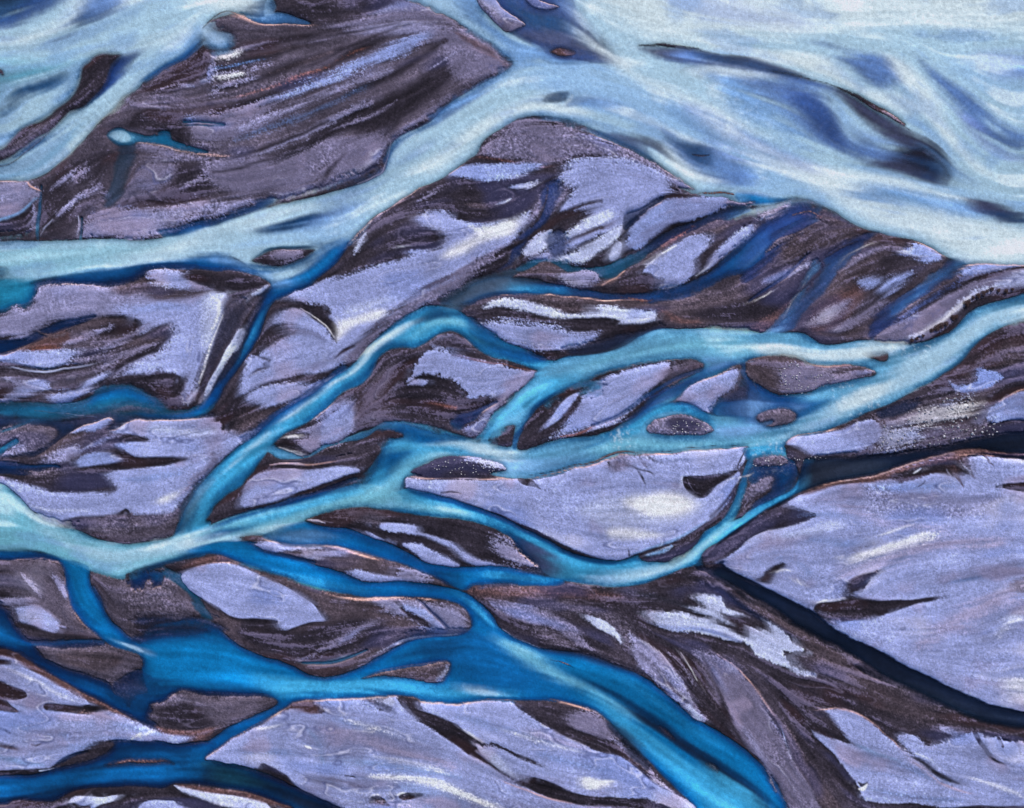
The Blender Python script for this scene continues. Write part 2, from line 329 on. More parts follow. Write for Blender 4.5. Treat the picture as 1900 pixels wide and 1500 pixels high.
w F s6 o.8 | 905,500 950,465 990,425 1005,400 1015,360 1030,350 1020,390 1010,420 985,440 960,472 930,500
f k s3 | 925,490,3 945,470,7 935,485,4
g k s3 g1 | 895,490 930,474 945,470 940,490 910,510 880,520 870,512
# murky creek under the bank
w J s4 | 860,545 900,518 950,518 1010,526 1060,540 1120,545 1180,545 1240,546 1200,556 1150,557 1080,552 1000,548 940,545 900,546 870,560
w Y s6 o.9 | 820,560 850,535 900,514 960,508 1000,515 1000,530 940,540 890,545 850,572
w H s5 o.7 | 950,526 1000,530 1060,545 1020,546 960,540
w T s4 o.8 | 1000,490 1040,488 1080,500 1120,500 1170,480 1195,470 1170,498 1130,515 1080,510 1030,500 960,502 980,490
g b s2 g1 | 950,515 1000,490 1030,492 1050,505 1045,518 1010,522 980,516
g u s2 g6 | 1045,508 1080,502 1110,510 1100,528 1060,532 1040,522
g j s2 g2 | 1112,532 1150,510 1180,490 1200,495 1170,522 1150,535 1120,536
f r s1.2 | 1115,531,1 1140,517,2 1160,505,1.5
g b s3 g2 | 905,560 930,548 980,546 1050,548 1140,556 1200,560 1220,575 1180,576 1130,570 1050,578 1000,568 950,558
f r s1 | 930,548,1 980,545,2 1050,550,1.5 1120,557,2 1200,558,1
g i s2 g2 | 895,572 915,560 935,555 970,558 1020,572 1060,580 1110,575 1100,566 1140,568 1150,575 1190,576 1216,580 1212,594 1190,602 1148,600 1140,592 1080,588 1020,588 960,576 925,570
f k s2 | 1040,590,4 1080,592,11 1130,596,12 1150,598,5
g j s4 g2 | 860,585 900,575 960,582 1040,592 1060,602 1160,604 1240,600 1240,606 1190,618 1120,630 1110,616 1060,608 990,603 920,598 890,600
g l s3 g5 | 888,606 920,597 960,600 1010,605 1060,612 1105,617 1110,622 1078,640 1030,648 985,650 950,640 920,622
w M s6 o.8 | 1050,650 1090,640 1140,624 1190,615 1230,606 1210,620 1180,645 1120,658 1070,662
f k s3 g2 | 1080,640,4 1130,622,8 1200,606,4
# ---- left islands
g u s3 g6 | -60,575 0,578 28,562 55,570 68,538 85,526 140,525 200,532 258,530 280,520 275,508 292,500 340,504 385,514 428,530 432,546 414,582 398,622 384,662 372,700 362,728 348,745 338,720 346,690 330,680 300,672 275,694 240,688 215,704 232,680 290,650 320,618 300,604 262,620 240,624 262,600 232,590 150,592 90,600 60,622 30,626 -60,625
g l s8 g6 | 220,568 300,560 340,562 380,540 424,540 412,582 398,622 384,662 366,712 352,730 350,690 330,680 300,672 275,694 240,688 290,655 322,618 300,604 262,620 262,600 232,590
g b s5 g5 | 262,520 285,515 320,528 370,535 420,530 400,542 340,555 290,558 262,545 230,550 210,535
g l s4 g6 | 275,508 292,500 340,506 370,520 350,535 320,532 295,522
g i s9 g2 | 385,548 425,540 412,580 398,620 385,650 378,610 380,580
g k s4 g2 | 340,510 380,502 430,512 470,520 492,534 480,540 440,552 420,542 380,530 350,520
g b s4 g4 | 170,592 230,590 258,598 240,612 262,618 240,632 200,640 280,620 320,600 300,640 240,672 200,700 170,710 240,650 180,640 120,640 100,628 140,605
g k s4 g3 | 190,612 240,602 262,606 250,618 220,622 200,630
g m s6 g5 | 60,620 120,612 180,625 220,640 180,660 120,670 80,648
f n s3 g4 | 100,680,6 160,668,12 220,640,10 280,600,6
f k s3 g2 | 180,712,6 230,680,12 280,650,12 325,618,6
g l s2 f3 g2 | 232,700 262,678 300,664 335,652 352,680 345,700 330,692 300,684 270,698 245,700
g k s3 f4 g2 | 232,705 270,698 310,690 340,694 352,700 345,728 335,750 300,752 270,730 245,725
f i s1.5 | 350,755,2 362,735,5 372,720,3
g m s5 g3 | 420,560 435,548 452,545 480,545 470,570 455,590 430,640 410,680 395,720 372,758 366,755 378,700 398,640 412,590
w M s6 o.3 | 410,600 440,560 460,560 448,600 425,640 400,690 380,740 372,745 380,690
f p s1.2 | 412,585,1 402,612,1.5 388,650,2 378,690,2 372,712,1.5
g i s1.5 g1 | 441,614 449,611 453,622 446,645 430,658 417,678 404,708 392,732 380,754 374,758 386,722 402,690 414,660 430,634
w K s2.5 | -60,655 -60,630 0,632 40,628 70,614 110,598 150,590 178,588 120,608 70,632 30,648 0,658
f r s1 | -5,658,1.5 40,642,2 80,624,1.5 120,606,1
g q s4 g2 | 30,648 70,630 110,612 130,620 120,640 80,650 40,652
g l s2 g3 | -30,664 0,660 30,650 60,650 110,648 142,655 135,668 118,680 85,683 50,674 20,668 -30,668
f K s1.5 | -5,667,2 50,676,3 90,685,3 130,676,2 175,684,2
f i s1.5 | 20,680,1 80,690,3 130,686,2 180,678,1
g m s6 g5 | 0,680 80,695 180,680 220,660 180,710 140,740 60,755 0,740
g l s3 g3 | 0,742 20,728 40,712 75,704 92,720 70,728 40,738 10,745
g l s3 g4 | 90,735 130,725 180,700 200,700 150,735 120,748 100,745
g k s2 g2 | 128,720 150,712 160,708 145,730
# ---- left middle river
w M s8 o.9 | -60,760 0,765 60,775 130,780 200,775 260,770 300,775 370,770 380,778 240,785 215,798 180,790 140,815 110,830 60,870 0,850 -60,840
w T s6 o.75 | -60,740 0,742 50,748 90,755 130,752 165,742 185,728 215,720 260,728 290,748 310,762 345,765 372,757 395,760 360,778 300,782 220,775 180,762 130,775 70,780 0,768 -60,770
w T s5 o.6 | -60,743 0,744 50,750 100,758 70,768 40,758 0,752 -60,750
w I s5 o.8 | 170,742 190,728 218,722 255,730 285,748 300,760 270,745 230,735 195,742
w I s3 o.8 | 250,770 320,772 372,762 360,776 300,780
f m s6 o.8 g5 | 200,765,6 240,760,18 280,765,10
w M s8 o.7 | 60,775 130,780 200,770 330,778 215,790 180,788 140,810 90,830 60,850 30,820
g b s3 g3 | 100,820 140,795 180,782 205,775 215,785 200,800 180,830 150,845 110,850 70,865 60,850
g m s5 g4 | 0,790 60,785 110,800 80,830 30,850 0,840
w T s2 | -10,845 0,832 14,822 30,812 34,820 14,832 2,848
g u s4 g4 | 14,835 30,822 48,824 46,838 20,845 -10,852 0,845
g k s5 g2 | -60,858 0,852 50,845 100,848 150,840 150,860 90,868 0,870 -60,868
g u s5 g6 | 90,850 110,835 145,830 150,850 120,862 90,860
w K s4 o.85 | -60,866 0,864 30,866 70,872 100,876 60,882 0,882 -60,882
g k s4 g1 | -60,884 0,884 60,880 110,862 150,845 165,830 200,800 226,796 250,815 272,814 290,830 265,835 240,842 262,850 330,852 345,856 320,864 230,872 195,882 215,905 212,912 180,905 140,914 90,908 40,895 -60,890
g m s4 g4 | 130,850 180,835 205,820 220,830 210,850 160,860
g l s1.5 g2 | 132,802 150,792 180,782 202,778 206,782 195,790 178,798 150,800 145,806
g v s1.5 g1 | 142,852 160,842 192,837 210,842 228,853 200,858 155,864 143,862
g l s3 g2 | 218,802 226,790 245,783 300,780 380,780 398,788 412,786 415,800 430,805 452,800 480,794 470,806 440,828 418,850 396,872 376,892 350,918 330,945 318,958 280,952 225,958 200,955 150,964 118,975 90,972 60,950 30,922 -10,890 40,898 90,910 140,916 180,912 212,914 218,905 196,884 228,874 300,868 340,856 330,851 262,850 240,840 224,822 272,820 270,812 240,810 225,806
g k s1.5 g2 | 222,804 236,806 262,810 273,818 256,820 235,820 222,822 238,838 252,848 225,850 215,825
g k s3 g1 | 225,852 262,851 330,851 348,854 320,862 260,866 228,872
g i s8 | 270,798 300,792 330,800 370,805 400,795 405,805 360,810 310,806
g p s7 o.8 | 296,925 325,918 328,925 300,934
g k s3 f3 g2 | 150,890 190,884 215,902 218,910 205,912 185,900 165,895
g m s3 g6 | 118,974 150,963 200,955 235,945 262,955 322,950 340,930 365,900 380,905 345,950 320,990 300,997 240,1004 190,1000 150,988
g k s3 g2 | 122,972 145,964 165,967 170,985 150,986
f k s1.5 | 215,956,2 236,945,8 245,954,7 260,955,2
g k s1.5 g2 | 392,842 402,840 408,852 404,866 398,860
f K s2 g3 | 400,862,6 370,895,8 350,925,4
# small darks by creek
g k s3 g3 | 408,785 412,775 430,745 455,720 465,722 462,742 492,744 485,760 470,770 440,790 418,800 414,790
g b s6 g5 | 450,770 520,745 560,740 600,715 560,738 510,770 470,795 440,810
# ---- creek one, drawn over the bars it cuts
w K s5 o.3 | 488,500 520,520 500,545 480,590 470,630 455,660 430,700 410,740 385,764 372,762 392,725 412,690 430,655 448,620 458,590 470,560 480,530
w J s2 | 500,530 545,512 590,480 622,456 650,450 625,486 585,516 548,530 520,545 500,560 488,585 478,620 464,652 440,690 418,722 402,748 380,762 368,762 378,748 400,725 424,695 446,660 458,632 466,600 478,570
w I s4 o.6 | 520,525 560,510 600,480 625,460 600,500 560,522 520,538 500,552 485,580 490,560
w H s2.5 o.7 | 486,575 476,610 462,645 440,680 452,650 466,612 478,578
w D s4 o.75 | 395,476 430,482 460,494 490,508 520,520 540,528 520,532 495,520 470,508 440,494 400,484
w J s6 o.9 | 468,494 500,500 545,492 585,474 610,460 650,448 630,438 600,446 570,446 590,458 560,478 520,494
w K s4 o.6 | 540,492 580,478 610,462 600,482 560,504
g k s3 g2 | 466,482 492,470 520,462 560,460 585,462 565,478 540,490 515,496 490,492 470,488
g n s3 g4 | 505,470 540,464 562,462 558,474 535,484 512,484
w K s3 o.9 | 470,480 495,465 530,458 590,455 600,458 560,460 510,464
g k s2 g1 | 412,505 440,502 470,508 492,518 500,526 490,535 470,542 452,536 440,530
g i s1 g1 | 464,543 478,534 496,525 486,536 474,543
# ---- centre sand
g j s6 g2 | 500,560 560,535 620,500 650,470 700,430 740,400 760,420 740,470 700,490 620,525 560,545 530,555
g l s2.5 g3 | 530,547 562,532 600,520 650,511 700,493 740,484 764,477 760,466 800,466 822,458 826,442 820,430 798,424 778,416 768,406 790,396 830,400 856,414 900,422 950,412 976,398 972,420 944,452 916,470 885,484 860,520 820,550 780,572 740,592 700,622 660,652 640,672 600,690 560,692 520,702 480,718 455,735 448,720 455,690 462,665 480,660 500,636 540,622 556,600 530,596 508,592 520,578 545,569 568,578 600,600 618,626 626,632 630,615 624,602 612,594 612,585 616,582 612,567 580,563 556,560
g j s2.5 f3 g2 | 488,600 520,592 542,600 548,612 520,628 500,644 482,648 470,640 486,620
g l s4 g5 | 505,590 512,580 530,572 552,570 580,582 600,600 575,612 545,608 530,592 510,598
g k s1.5 g1 | 528,547 545,556 560,558 572,564 600,566 612,568 610,575 616,580 609,588 622,598 627,612 626,624 620,614 600,602 575,585 556,572 540,568 505,566 512,558
g j s4 g2 | 500,565 520,550 540,556 560,570 530,572 500,590 486,600
g p s10 o.9 | 896,424 950,412 962,420 944,438 900,446 868,468 830,478 826,470 850,455 880,440
g Z s5 o.7 | 870,423 900,424 945,414 940,424 900,432
g p s8 o.8 | 628,628 660,605 700,592 720,580 700,575 660,590 630,598
g i s8 o.8 | 640,575 700,555 740,550 700,570 650,585
g k s1.5 g1 | 732,436 748,430 770,427 800,430 822,437 822,446 814,457 790,462 760,460 740,462 762,472 745,478 700,488 690,485 720,465 715,450
f p s1 | 735,458,.8 750,460,2
g i s3 g2 | 660,468 672,440 680,432 676,450 664,466
g n s4 g7 | 640,668 680,622 730,580 780,545 830,520 850,505 870,490 900,478 930,462 900,490 870,520 830,548 780,574 730,604 690,636 660,664
g j s4 g3 | 478,722 500,712 540,704 600,692 640,680 636,690 600,702 560,712 520,716 480,728
g l s2 g3 | 462,740 480,722 530,712 570,712 620,698 648,682 640,698 600,722 560,738 540,745 505,756 470,745
g k s3 g2 | 530,765 560,742 600,724 640,696 650,700 600,735 560,760 520,790 490,805
f k s2 | 622,664,2 640,648,6 660,642,4
# ---- middle river three
w H s2.5 | 1070,662 1030,672 1000,668 975,654 935,636 905,613 880,598 862,585 845,575 800,570 770,578 735,600 700,632 670,662 640,688 600,715 560,742 520,772 482,802 452,822 430,842 400,872 372,903 345,942 325,985 300,1040 380,1030 392,960 402,938 424,918 444,904 466,880 482,852 502,826 530,803 570,782 600,762 640,728 672,712 690,690 702,664 724,648 762,648 792,634 822,618 850,620 880,640 915,662 950,672 1000,690 1040,720 1110,700
w J s4 o.9 | 870,592 905,616 935,640 975,656 1010,668 990,676 950,668 915,655 885,636 868,612
w G s4 o.8 | 790,600 815,592 840,588 852,592 862,604 850,606 830,602 800,608 760,630
w K s4 o.9 | 800,578 840,578 850,585 820,590 790,598 770,600
w B s4 o.8 | 765,600 735,622 700,650 670,680 640,704 668,672 700,640 735,612
w B s4 o.75 | 640,700 590,735 550,765 520,785 545,760 600,720
w B s4 o.7 | 500,800 460,838 430,865 450,845 480,815
w J s4 o.9 | 750,645 720,645 700,662 690,685 670,705 640,722 600,755 570,775 590,755 640,715 675,690 695,660 715,640 750,636
w J s4 o.85 | 640,680 600,708 560,735 520,765 480,796 450,816 470,812 520,782 560,752 610,718
w J s5 o.9 | 460,885 430,908 405,930 390,950 400,925 430,895 455,870
w Y s5 o.7 | 345,935 370,905 392,890 380,920 360,960 345,990 330,985
w K s4 o.9 | 350,990 340,975 352,960 368,945 362,970
# river two (west of the big confluence)
w h s2 | 1030,672 1070,662 1120,655 1165,640 1195,622 1220,611 1270,608 1340,612 1400,616 1440,616 1495,621 1540,641 1600,632 1660,640 1700,640 1760,615 1800,580 1850,562 1905,546 1960,525 1960,580 1905,590 1850,612 1812,636 1782,670 1742,700 1702,720 1662,745 1600,772 1562,785 1520,806 1480,816 1455,828 1440,850 1380,850 1384,828 1290,835 1200,839 1140,843 1110,852 1090,862 1040,882 980,890 930,886 880,872 850,850 820,846 796,858 776,872 752,884 750,905 730,935 660,930 700,900 702,845 720,810 700,795 670,812 640,818 600,834 560,848 520,850 495,835 480,842 475,850 500,826 520,826 560,838 600,826 650,808 690,790 730,783 762,790 800,802 850,812 885,822 895,812 918,785 940,755 960,728 985,706 1000,690
g b s3 g3 | 905,825 920,800 935,795 955,790 952,810 946,830 920,828
g k s1.5 g1 | 903,817 915,800 930,794 950,793 954,805 950,826 935,828 912,822
w J s2.5 | 975,785 985,755 1005,735 1040,715 1020,740 995,765 975,800 960,832 950,832 956,805
g b s2 g2 | 965,740 985,728 1000,730 985,745 970,758
g k s2.5 g2 | 958,832 968,800 978,780 1000,752 1030,732 1060,715 1075,706 1095,705 1120,695 1160,680 1220,668 1270,666 1290,672 1300,685 1270,695 1230,730 1190,765 1150,790 1120,805 1080,812 1040,818 1000,830 975,836
g l s2.5 g3 | 1082,738 1100,722 1130,698 1165,684 1210,674 1240,672 1238,690 1205,722 1175,752 1145,778 1110,792 1070,800 1040,812 1020,815 1040,800 1062,770
f r s1 | 1075,705,1 1110,698,1.5 1150,682,1.5 1210,668,1.5 1280,665,1
g l s2 | 1010,795 1030,762 1052,736 1075,728 1062,745 1040,775 1020,790
f k s1.5 f2 | 1032,786,3 1060,755,7 1080,728,8 1120,700,6 1150,690,2
f o s1.5 | 1040,812,2 1075,805,4 1105,788,2
w F s5 o.8 | 1150,795 1190,762 1230,728 1280,700 1330,682 1310,700 1260,735 1210,770 1170,800
g m s3 g5 | 1230,690 1280,670 1305,680 1290,695 1240,720
w E s6 o.8 | 1300,665 1350,668 1390,672 1360,685 1320,690
g b s3 g3 | 1165,795 1210,770 1250,745 1290,715 1340,690 1385,672 1390,700 1400,720 1420,730 1400,760 1330,770 1280,755 1240,755 1200,785 1180,800
g l s2 g2 | 1262,752 1270,730 1290,712 1330,698 1362,684 1374,694 1360,718 1340,730 1320,760 1280,765
w J s4 | 1380,672 1420,670 1440,720 1500,745 1540,740 1500,770 1440,790 1380,780 1320,765 1340,740 1390,740
w D s6 o.8 | 1320,790 1380,790 1440,775 1420,800 1370,808 1330,806
w H s3 | 1110,808 1150,795 1190,778 1225,760 1262,750 1300,762 1320,780 1325,795 1300,780 1260,768 1225,772 1195,790 1170,812
# islets
w H s12 o.9 | 1110,720 1060,700 1000,700 960,740 900,800 1010,740 1050,715
w H s14 o.8 | 640,860 700,850 740,800 820,800 900,830 860,850 800,850 740,880 700,900
w I s7 o.8 | 700,800 740,790 780,800 850,815 800,812 740,812
w M s9 o.55 | 1390,690 1402,700 1412,730 1445,750 1490,755 1440,772 1380,772 1335,766 1350,740 1378,715
w D s5 o.7 | 1395,745 1440,760 1480,758 1450,772 1400,768
f p s1 o.8 | 1398,690,1 1402,712,1.5 1408,730,1
g n s1.5 g3 | 1197,800 1215,785 1245,775 1280,774 1310,786 1320,798 1300,808 1250,810 1215,808
g k s3 g3 | 1232,785 1260,776 1300,784 1290,800 1262,804 1240,796
g m s3 g4 | 1400,770 1430,758 1460,757 1478,768 1470,785 1440,792 1415,788
g b s2 g3 | 1385,672 1410,665 1440,660 1480,662 1510,675 1560,676 1600,678 1632,692 1610,702 1570,705 1530,712 1500,730 1450,735 1410,715 1390,700
g n s3 g6 | 1450,690 1500,680 1560,690 1620,692 1580,706 1530,712 1500,728 1455,732
f o s1.2 | 1400,666,2 1440,660,2 1480,662,3 1520,678,3 1580,678,2
g b s1.5 g2 | 1603,656 1625,652 1650,655 1652,668 1640,672 1620,666
w B s5 o.8 | 1380,640 1450,640 1500,655 1560,655 1620,640 1690,645 1640,660 1580,668 1500,668 1430,655
w A s8 o.9 | 1690,650 1740,630 1800,600 1850,575 1905,555 1905,580 1840,605 1790,645 1740,690 1680,725 1610,755 1550,780 1500,800 1440,815 1500,780 1560,750 1620,720 1660,690
w B s4 o.7 | 1560,740 1610,718 1660,712 1640,735 1590,760 1555,760
w G s10 o.7 | 1200,640 1270,625 1340,628 1400,640 1380,660 1300,655 1230,655 1140,672 1080,690 1100,670
w G s6 o.7 | 1100,830 1160,812 1240,818 1320,820 1400,815 1440,815 1380,825 1280,830 1180,836 1110,845
w D s6 o.6 | 1000,850 1060,850 1110,835 1080,858 1020,875 960,880 900,860 940,850
w B s4 o.6 | 790,822 850,818 890,822 930,840 960,848 920,852 860,832
w J s4 | 740,790 780,798 830,810 860,815 820,822 770,822 740,812
w J s5 | 700,845 730,835 760,838 735,870 715,900 700,910 680,905 695,880
w G s6 o.7 | 760,852 800,838 830,842 790,860 760,875 735,915 700,930 720,890
w H s4 o.7 | 700,905 720,880 700,870 670,900 640,915 600,930 640,905
w K s2.5 | 742,910 748,888 754,884 752,904 735,915
g k s2.5 g2 | 705,802 720,798 742,804 744,812 720,815
g k s3 g3 | 760,874 790,856 815,846 850,847 890,852 925,860 940,875 900,884 850,888 800,888 775,882
f l s2 g5 | 870,852,4 910,862,10 935,872,6
# ---- IB bar
g j s2.5 g1 | 383,972 398,950 425,930 448,912 456,888 478,870 510,862 560,860 600,855 645,840 680,828 698,828 705,838 696,856 672,880 650,890 600,902 560,922 520,936 470,948 430,962
g l s2 g1 | 448,942 452,915 460,895 482,876 520,870 560,870 610,866 655,868 664,876 640,884 600,896 550,912 510,928 470,938
f r s1 | 500,860,1 530,858,2 570,860,1.5 620,856,1
w K s3 o.9 | 440,958 480,945 530,935 560,922 620,900 660,888 640,900 580,925 530,948 480,960 420,975
# ---- triangle bar
g j s2.5 g3 | 508,825 530,806 560,792 600,765 640,735 660,740 664,770 655,795 640,815 600,826 570,845 545,842 520,832
g u s2.5 g5 | 560,800 590,780 620,755 640,745 658,748 662,775 650,800 630,822 600,826 578,840 550,828 575,805
g l s2.5 g2 | 600,785 628,760 645,748 660,770 650,792 625,815 600,825
f p s1.5 | 535,812,3 548,808,6 556,812,3
f p s1.2 | 515,828,2 540,838,4 562,845,3
g k s1.5 | 515,820 535,816 560,828 575,838 555,838 530,830
# ---- bars east of river three
g j s4 g2 | 690,700 705,668 730,650 770,648 820,640 862,645 900,665 990,690 975,712 950,730 915,755 900,782 880,815 840,805 800,790 750,780 720,775 700,790 668,800 660,760 670,725
g k s5 g2 | 735,650 770,655 765,700 790,712 830,718 880,738 940,740 910,775 860,785 800,772 740,760 740,700
g m s5 g6 | 672,722 700,690 730,680 725,715 710,750 720,778 680,785 662,760
g l s2 g4 | 800,640 835,625 860,632 880,650 850,652 820,655
g k s4 g4 | 800,638 840,625 880,645 870,655 820,650
g l s1.5 f3 g1 | 757,710 765,688 775,668 792,656 815,655 850,665 900,674 950,684 992,692 975,710 952,728 930,738 900,738 876,740 862,728 850,712 830,702 800,695 775,702
f o s1.2 | 850,662,2 900,672,2.5 950,682,2 995,691,1.5
g k s2 g1 | 752,715 775,700 800,698 825,705 850,722 870,740 900,745 870,750 820,730 790,725 762,722
g l s1.5 g1 | 757,716 768,706 782,704 796,708 788,714 772,712
w F s4 o.7 | 840,780 870,772 895,760 880,778 850,795
g n s3 g4 | 860,800 885,780 905,758 930,735 945,735 915,770 895,800 880,812
f o s2 g2 | 800,745,2 845,758,3
# ---- big right bar
g l s1.5 g1 | 752,884 775,888 850,892 905,892 960,891 1000,890 1050,875 1100,858 1132,848 1200,841 1300,837 1386,826 1384,850 1372,870 1376,890 1366,905 1350,932 1310,968 1270,992 1230,1008 1190,1026 1150,1040 1100,1032 1050,1012 1000,988 940,962 880,938 820,918 760,908
w H s2 | 725,925 750,907 780,910 830,926 880,946 930,966 985,992 1020,1010 1060,1028 1100,1038 1150,1042 1190,1032 1225,1018 1240,1045 1258,1042 1290,1010 1312,985 1340,965 1362,935 1374,905 1384,870 1392,845 1412,850 1402,870 1394,905 1384,935 1360,965 1402,945 1440,925 1470,905 1484,885 1476,862 1440,850 1392,852 1380,830 1450,830 1488,860 1490,890 1478,912 1440,940 1400,965 1350,995 1310,1020 1290,1045 1262,1055 1240,1066 1200,1080 1150,1088 1100,1086 1050,1078 1010,1062 960,1020 930,990 890,972 850,962 800,957 760,950 720,945
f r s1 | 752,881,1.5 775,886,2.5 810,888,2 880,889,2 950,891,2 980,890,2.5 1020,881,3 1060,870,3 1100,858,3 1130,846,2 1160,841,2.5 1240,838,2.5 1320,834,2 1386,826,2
f q s1 | 960,886,1 1020,876,2.5 1060,865,3 1100,853,4 1130,840,5 1170,836,4 1240,834,2 1386,822,2
f k s1 | 1384,828,1.5 1376,845,3 1370,862,4 1372,870,2
g i s14 o.8 | 1070,945 1150,920 1220,912 1300,930 1280,960 1200,975 1120,975
g p s12 o.9 | 1160,930 1200,918 1240,908 1275,918 1290,935 1270,950 1230,955 1190,948
g Z s11 o.75 | 1200,930 1235,922 1262,928 1262,938 1225,944
g p s9 o.95 | 1190,928 1220,918 1265,925 1270,940 1240,948 1200,945
g p s9 o.8 | 1125,985 1150,980 1200,985 1230,990 1190,1000 1140,998
f i s3 | 1250,912,2 1262,895,8 1262,880,3
g k s1.2 | 1264,882 1280,880 1300,880 1340,876 1371,870 1362,882 1340,892 1325,905 1312,918 1300,922 1282,915 1268,900
f n s1 | 1274,887,1.2 1280,900,1.5 1290,911,1.5 1300,914,1
g n s2 g5 | 1125,852 1145,846 1165,845 1168,862 1150,868 1138,876 1128,866
f k s1 g1 | 1128,855,6 1134,870,5 1140,880,2
f k s1 | 1186,842,4 1194,856,5 1200,865,2
f k s1 | 1198,840,5 1212,850,4 1225,858,1
f k s1 | 1168,860,1.5 1182,866,4 1190,880,4 1198,894,2
f k s1 | 1182,866,2 1200,870,3 1212,878,1
g k s1 | 962,890 985,890 995,900 1006,912 990,905 972,902
f k s1.5 | 820,914,3 840,913,4 858,918,2
f k s1.2 | 1172,1024,3 1173,1032,3
f j s2 g1 | 1376,890,6 1350,925,7 1320,955,6
f D s2 o.8 | 1180,1030,3 1230,1008,5 1270,990,4 1310,966,2
# ---- river six tones
w J s3 o.9 | 760,906 830,924 890,946 940,968 1000,998 1050,1022 1100,1038 1150,1042 1130,1048 1080,1040 1020,1014 960,984 900,958 840,936 780,920
w G s6 o.8 | 700,930 760,925 810,938 860,955 850,960 800,955 740,945 690,942
w A s7 o.8 | 1080,1070 1130,1062 1180,1058 1220,1050 1240,1055 1190,1072 1140,1082 1090,1080
w G s4 o.7 | 1235,1050 1280,1025 1320,990 1352,962 1372,930 1382,905 1378,935 1350,975 1310,1010 1275,1042
w K s6 o.95 | 940,985 970,1000 1010,1030 1030,1055 1000,1062 965,1040 940,1010
w M s7 o.9 | 960,1010 1000,1020 1040,1045 1050,1070 1020,1075 980,1060
g k s2.5 g2 | 1190,1030 1220,1015 1235,1018 1240,1042 1215,1044 1195,1042
f D s3 g1 | 1205,1030,4 1232,1020,5 1246,1010,3
# dark plain triangle between streams
g b s3 g3 | 1390,870 1420,862 1460,868 1476,880 1465,900 1430,922 1390,945 1368,958 1385,920
w J s5 o.85 | 1400,870 1450,860 1478,872 1475,895 1440,920 1400,940 1430,905 1400,900
g n s5 g5 | 1392,910 1420,885 1440,890 1420,915 1385,938
# ---- clear dark stream right
w L s2.5 | 1480,870 1500,856 1560,850 1620,843 1680,838 1740,830 1800,818 1860,802 1960,792 1960,852 1900,850 1800,846 1755,856 1700,866 1640,880 1560,898 1500,912 1462,930 1430,955 1400,975 1370,1000 1345,1030 1350,1046 1400,1080 1450,1104 1508,1134 1545,1160 1620,1200 1700,1240 1800,1288 1850,1312 1905,1325 1960,1330 1960,1360 1905,1353 1850,1345 1800,1328 1747,1311 1667,1272 1587,1238 1530,1200 1480,1170 1420,1122 1370,1090 1325,1066 1285,1052 1320,1020 1360,985 1400,960 1440,935 1480,905
w X s8 o.8 | 1330,1062 1420,1125 1530,1186 1650,1250 1790,1318 1905,1352 1905,1372 1790,1338 1650,1275 1530,1205 1420,1145 1340,1090
w L s8 o.7 | 1860,790 1800,812 1740,828 1700,838 1740,842 1800,838 1905,830 1960,830 1960,790
w X s8 o.9 | 1490,880 1540,862 1620,856 1640,870 1560,888 1500,905
g j s4 g2 | 1310,1060 1300,1030 1330,1010 1370,985 1420,950 1456,935 1460,945 1420,985 1380,1010 1350,1040
g k s3 | 1370,1010 1420,980 1460,935 1480,940 1520,952 1500,962 1465,975 1430,990 1400,1005 1360,1030
g l s1.2 g1 | 1462,932 1475,920 1500,911 1560,900 1640,884 1740,868 1800,852 1850,849 1905,852 1960,860 1960,1345 1900,1325 1800,1293 1700,1245 1620,1204 1560,1174 1540,1162 1510,1138 1450,1108 1400,1080 1345,1048 1370,1018 1402,992 1468,976 1502,962 1515,955 1490,946 1472,938
f q s2 g1 | 1490,915,4 1560,898,9 1640,880,14 1700,864,16 1760,850,18 1800,842,14 1850,841,8 1960,846,7
g k s2 f1.5 | 1650,880 1700,868 1760,856 1790,858 1800,880 1770,885 1740,880 1700,890 1665,895
f q s1.5 | 1770,870,12 1780,890,6 1788,904,2
f q s1.5 | 1790,855,12 1800,876,6 1808,890,2
f q s1.5 | 1828,850,4 1836,862,3 1842,866,1
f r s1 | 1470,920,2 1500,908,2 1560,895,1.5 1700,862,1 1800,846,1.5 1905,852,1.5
g k s1.5 | 1846,905 1870,897 1905,893 1960,890 1960,915 1905,912 1880,910
g k s1.5 g1 | 1508,1134 1520,1118 1555,1115 1560,1102 1562,1084 1580,1070 1602,1062 1630,1060 1612,1072 1604,1086 1580,1098 1595,1106 1620,1112 1690,1114 1720,1108 1742,1108 1735,1116 1700,1124 1660,1136 1620,1146 1580,1150 1555,1156 1542,1158
f p s2 | 1508,1122,1 1530,1115,4 1555,1114,2
g k s1.5 f2 | 1568,1094 1580,1078 1600,1068 1625,1056 1632,1060 1610,1074 1598,1090 1585,1100
g k s2 g2 | 1402,1078 1412,1065 1425,1052 1446,1044 1455,1050 1440,1060 1430,1075 1425,1085
f p s1 | 1436,1062,2 1450,1056,2 1462,1062,1.5
f Z s1 | 1476,1074,3 1484,1084,3
g p s5 o.8 | 1570,1035 1600,1022 1640,1012 1700,992 1720,990 1690,1002 1640,1020 1600,1032
f p s1.5 | 1630,994,1 1660,984,4 1690,974,1
f b s3 g6 | 1580,1020,4 1600,1014,8 1620,1008,3
f E s5 o.35 g6 | 1480,950,3 1540,958,8 1580,962,3
f E s5 o.5 | 1600,1080,2 1660,1040,8 1690,1030,3
f E s4 o.6 | 1750,1085,2 1800,1075,5 1860,1062,2
f r s5 o.22 g8 | 1560,1060,8 1650,1035,22 1750,1010,14 1850,1005,6
f r s3 o.22 g8 | 1540,935,2 1600,955,6 1680,975,8 1750,985,3
f n s10 o.5 | 1500,930,10 1600,915,30 1750,940,40 1850,930,20
f r s8 o.22 g8 | 1700,1200,10 1800,1140,30 1900,1080,20
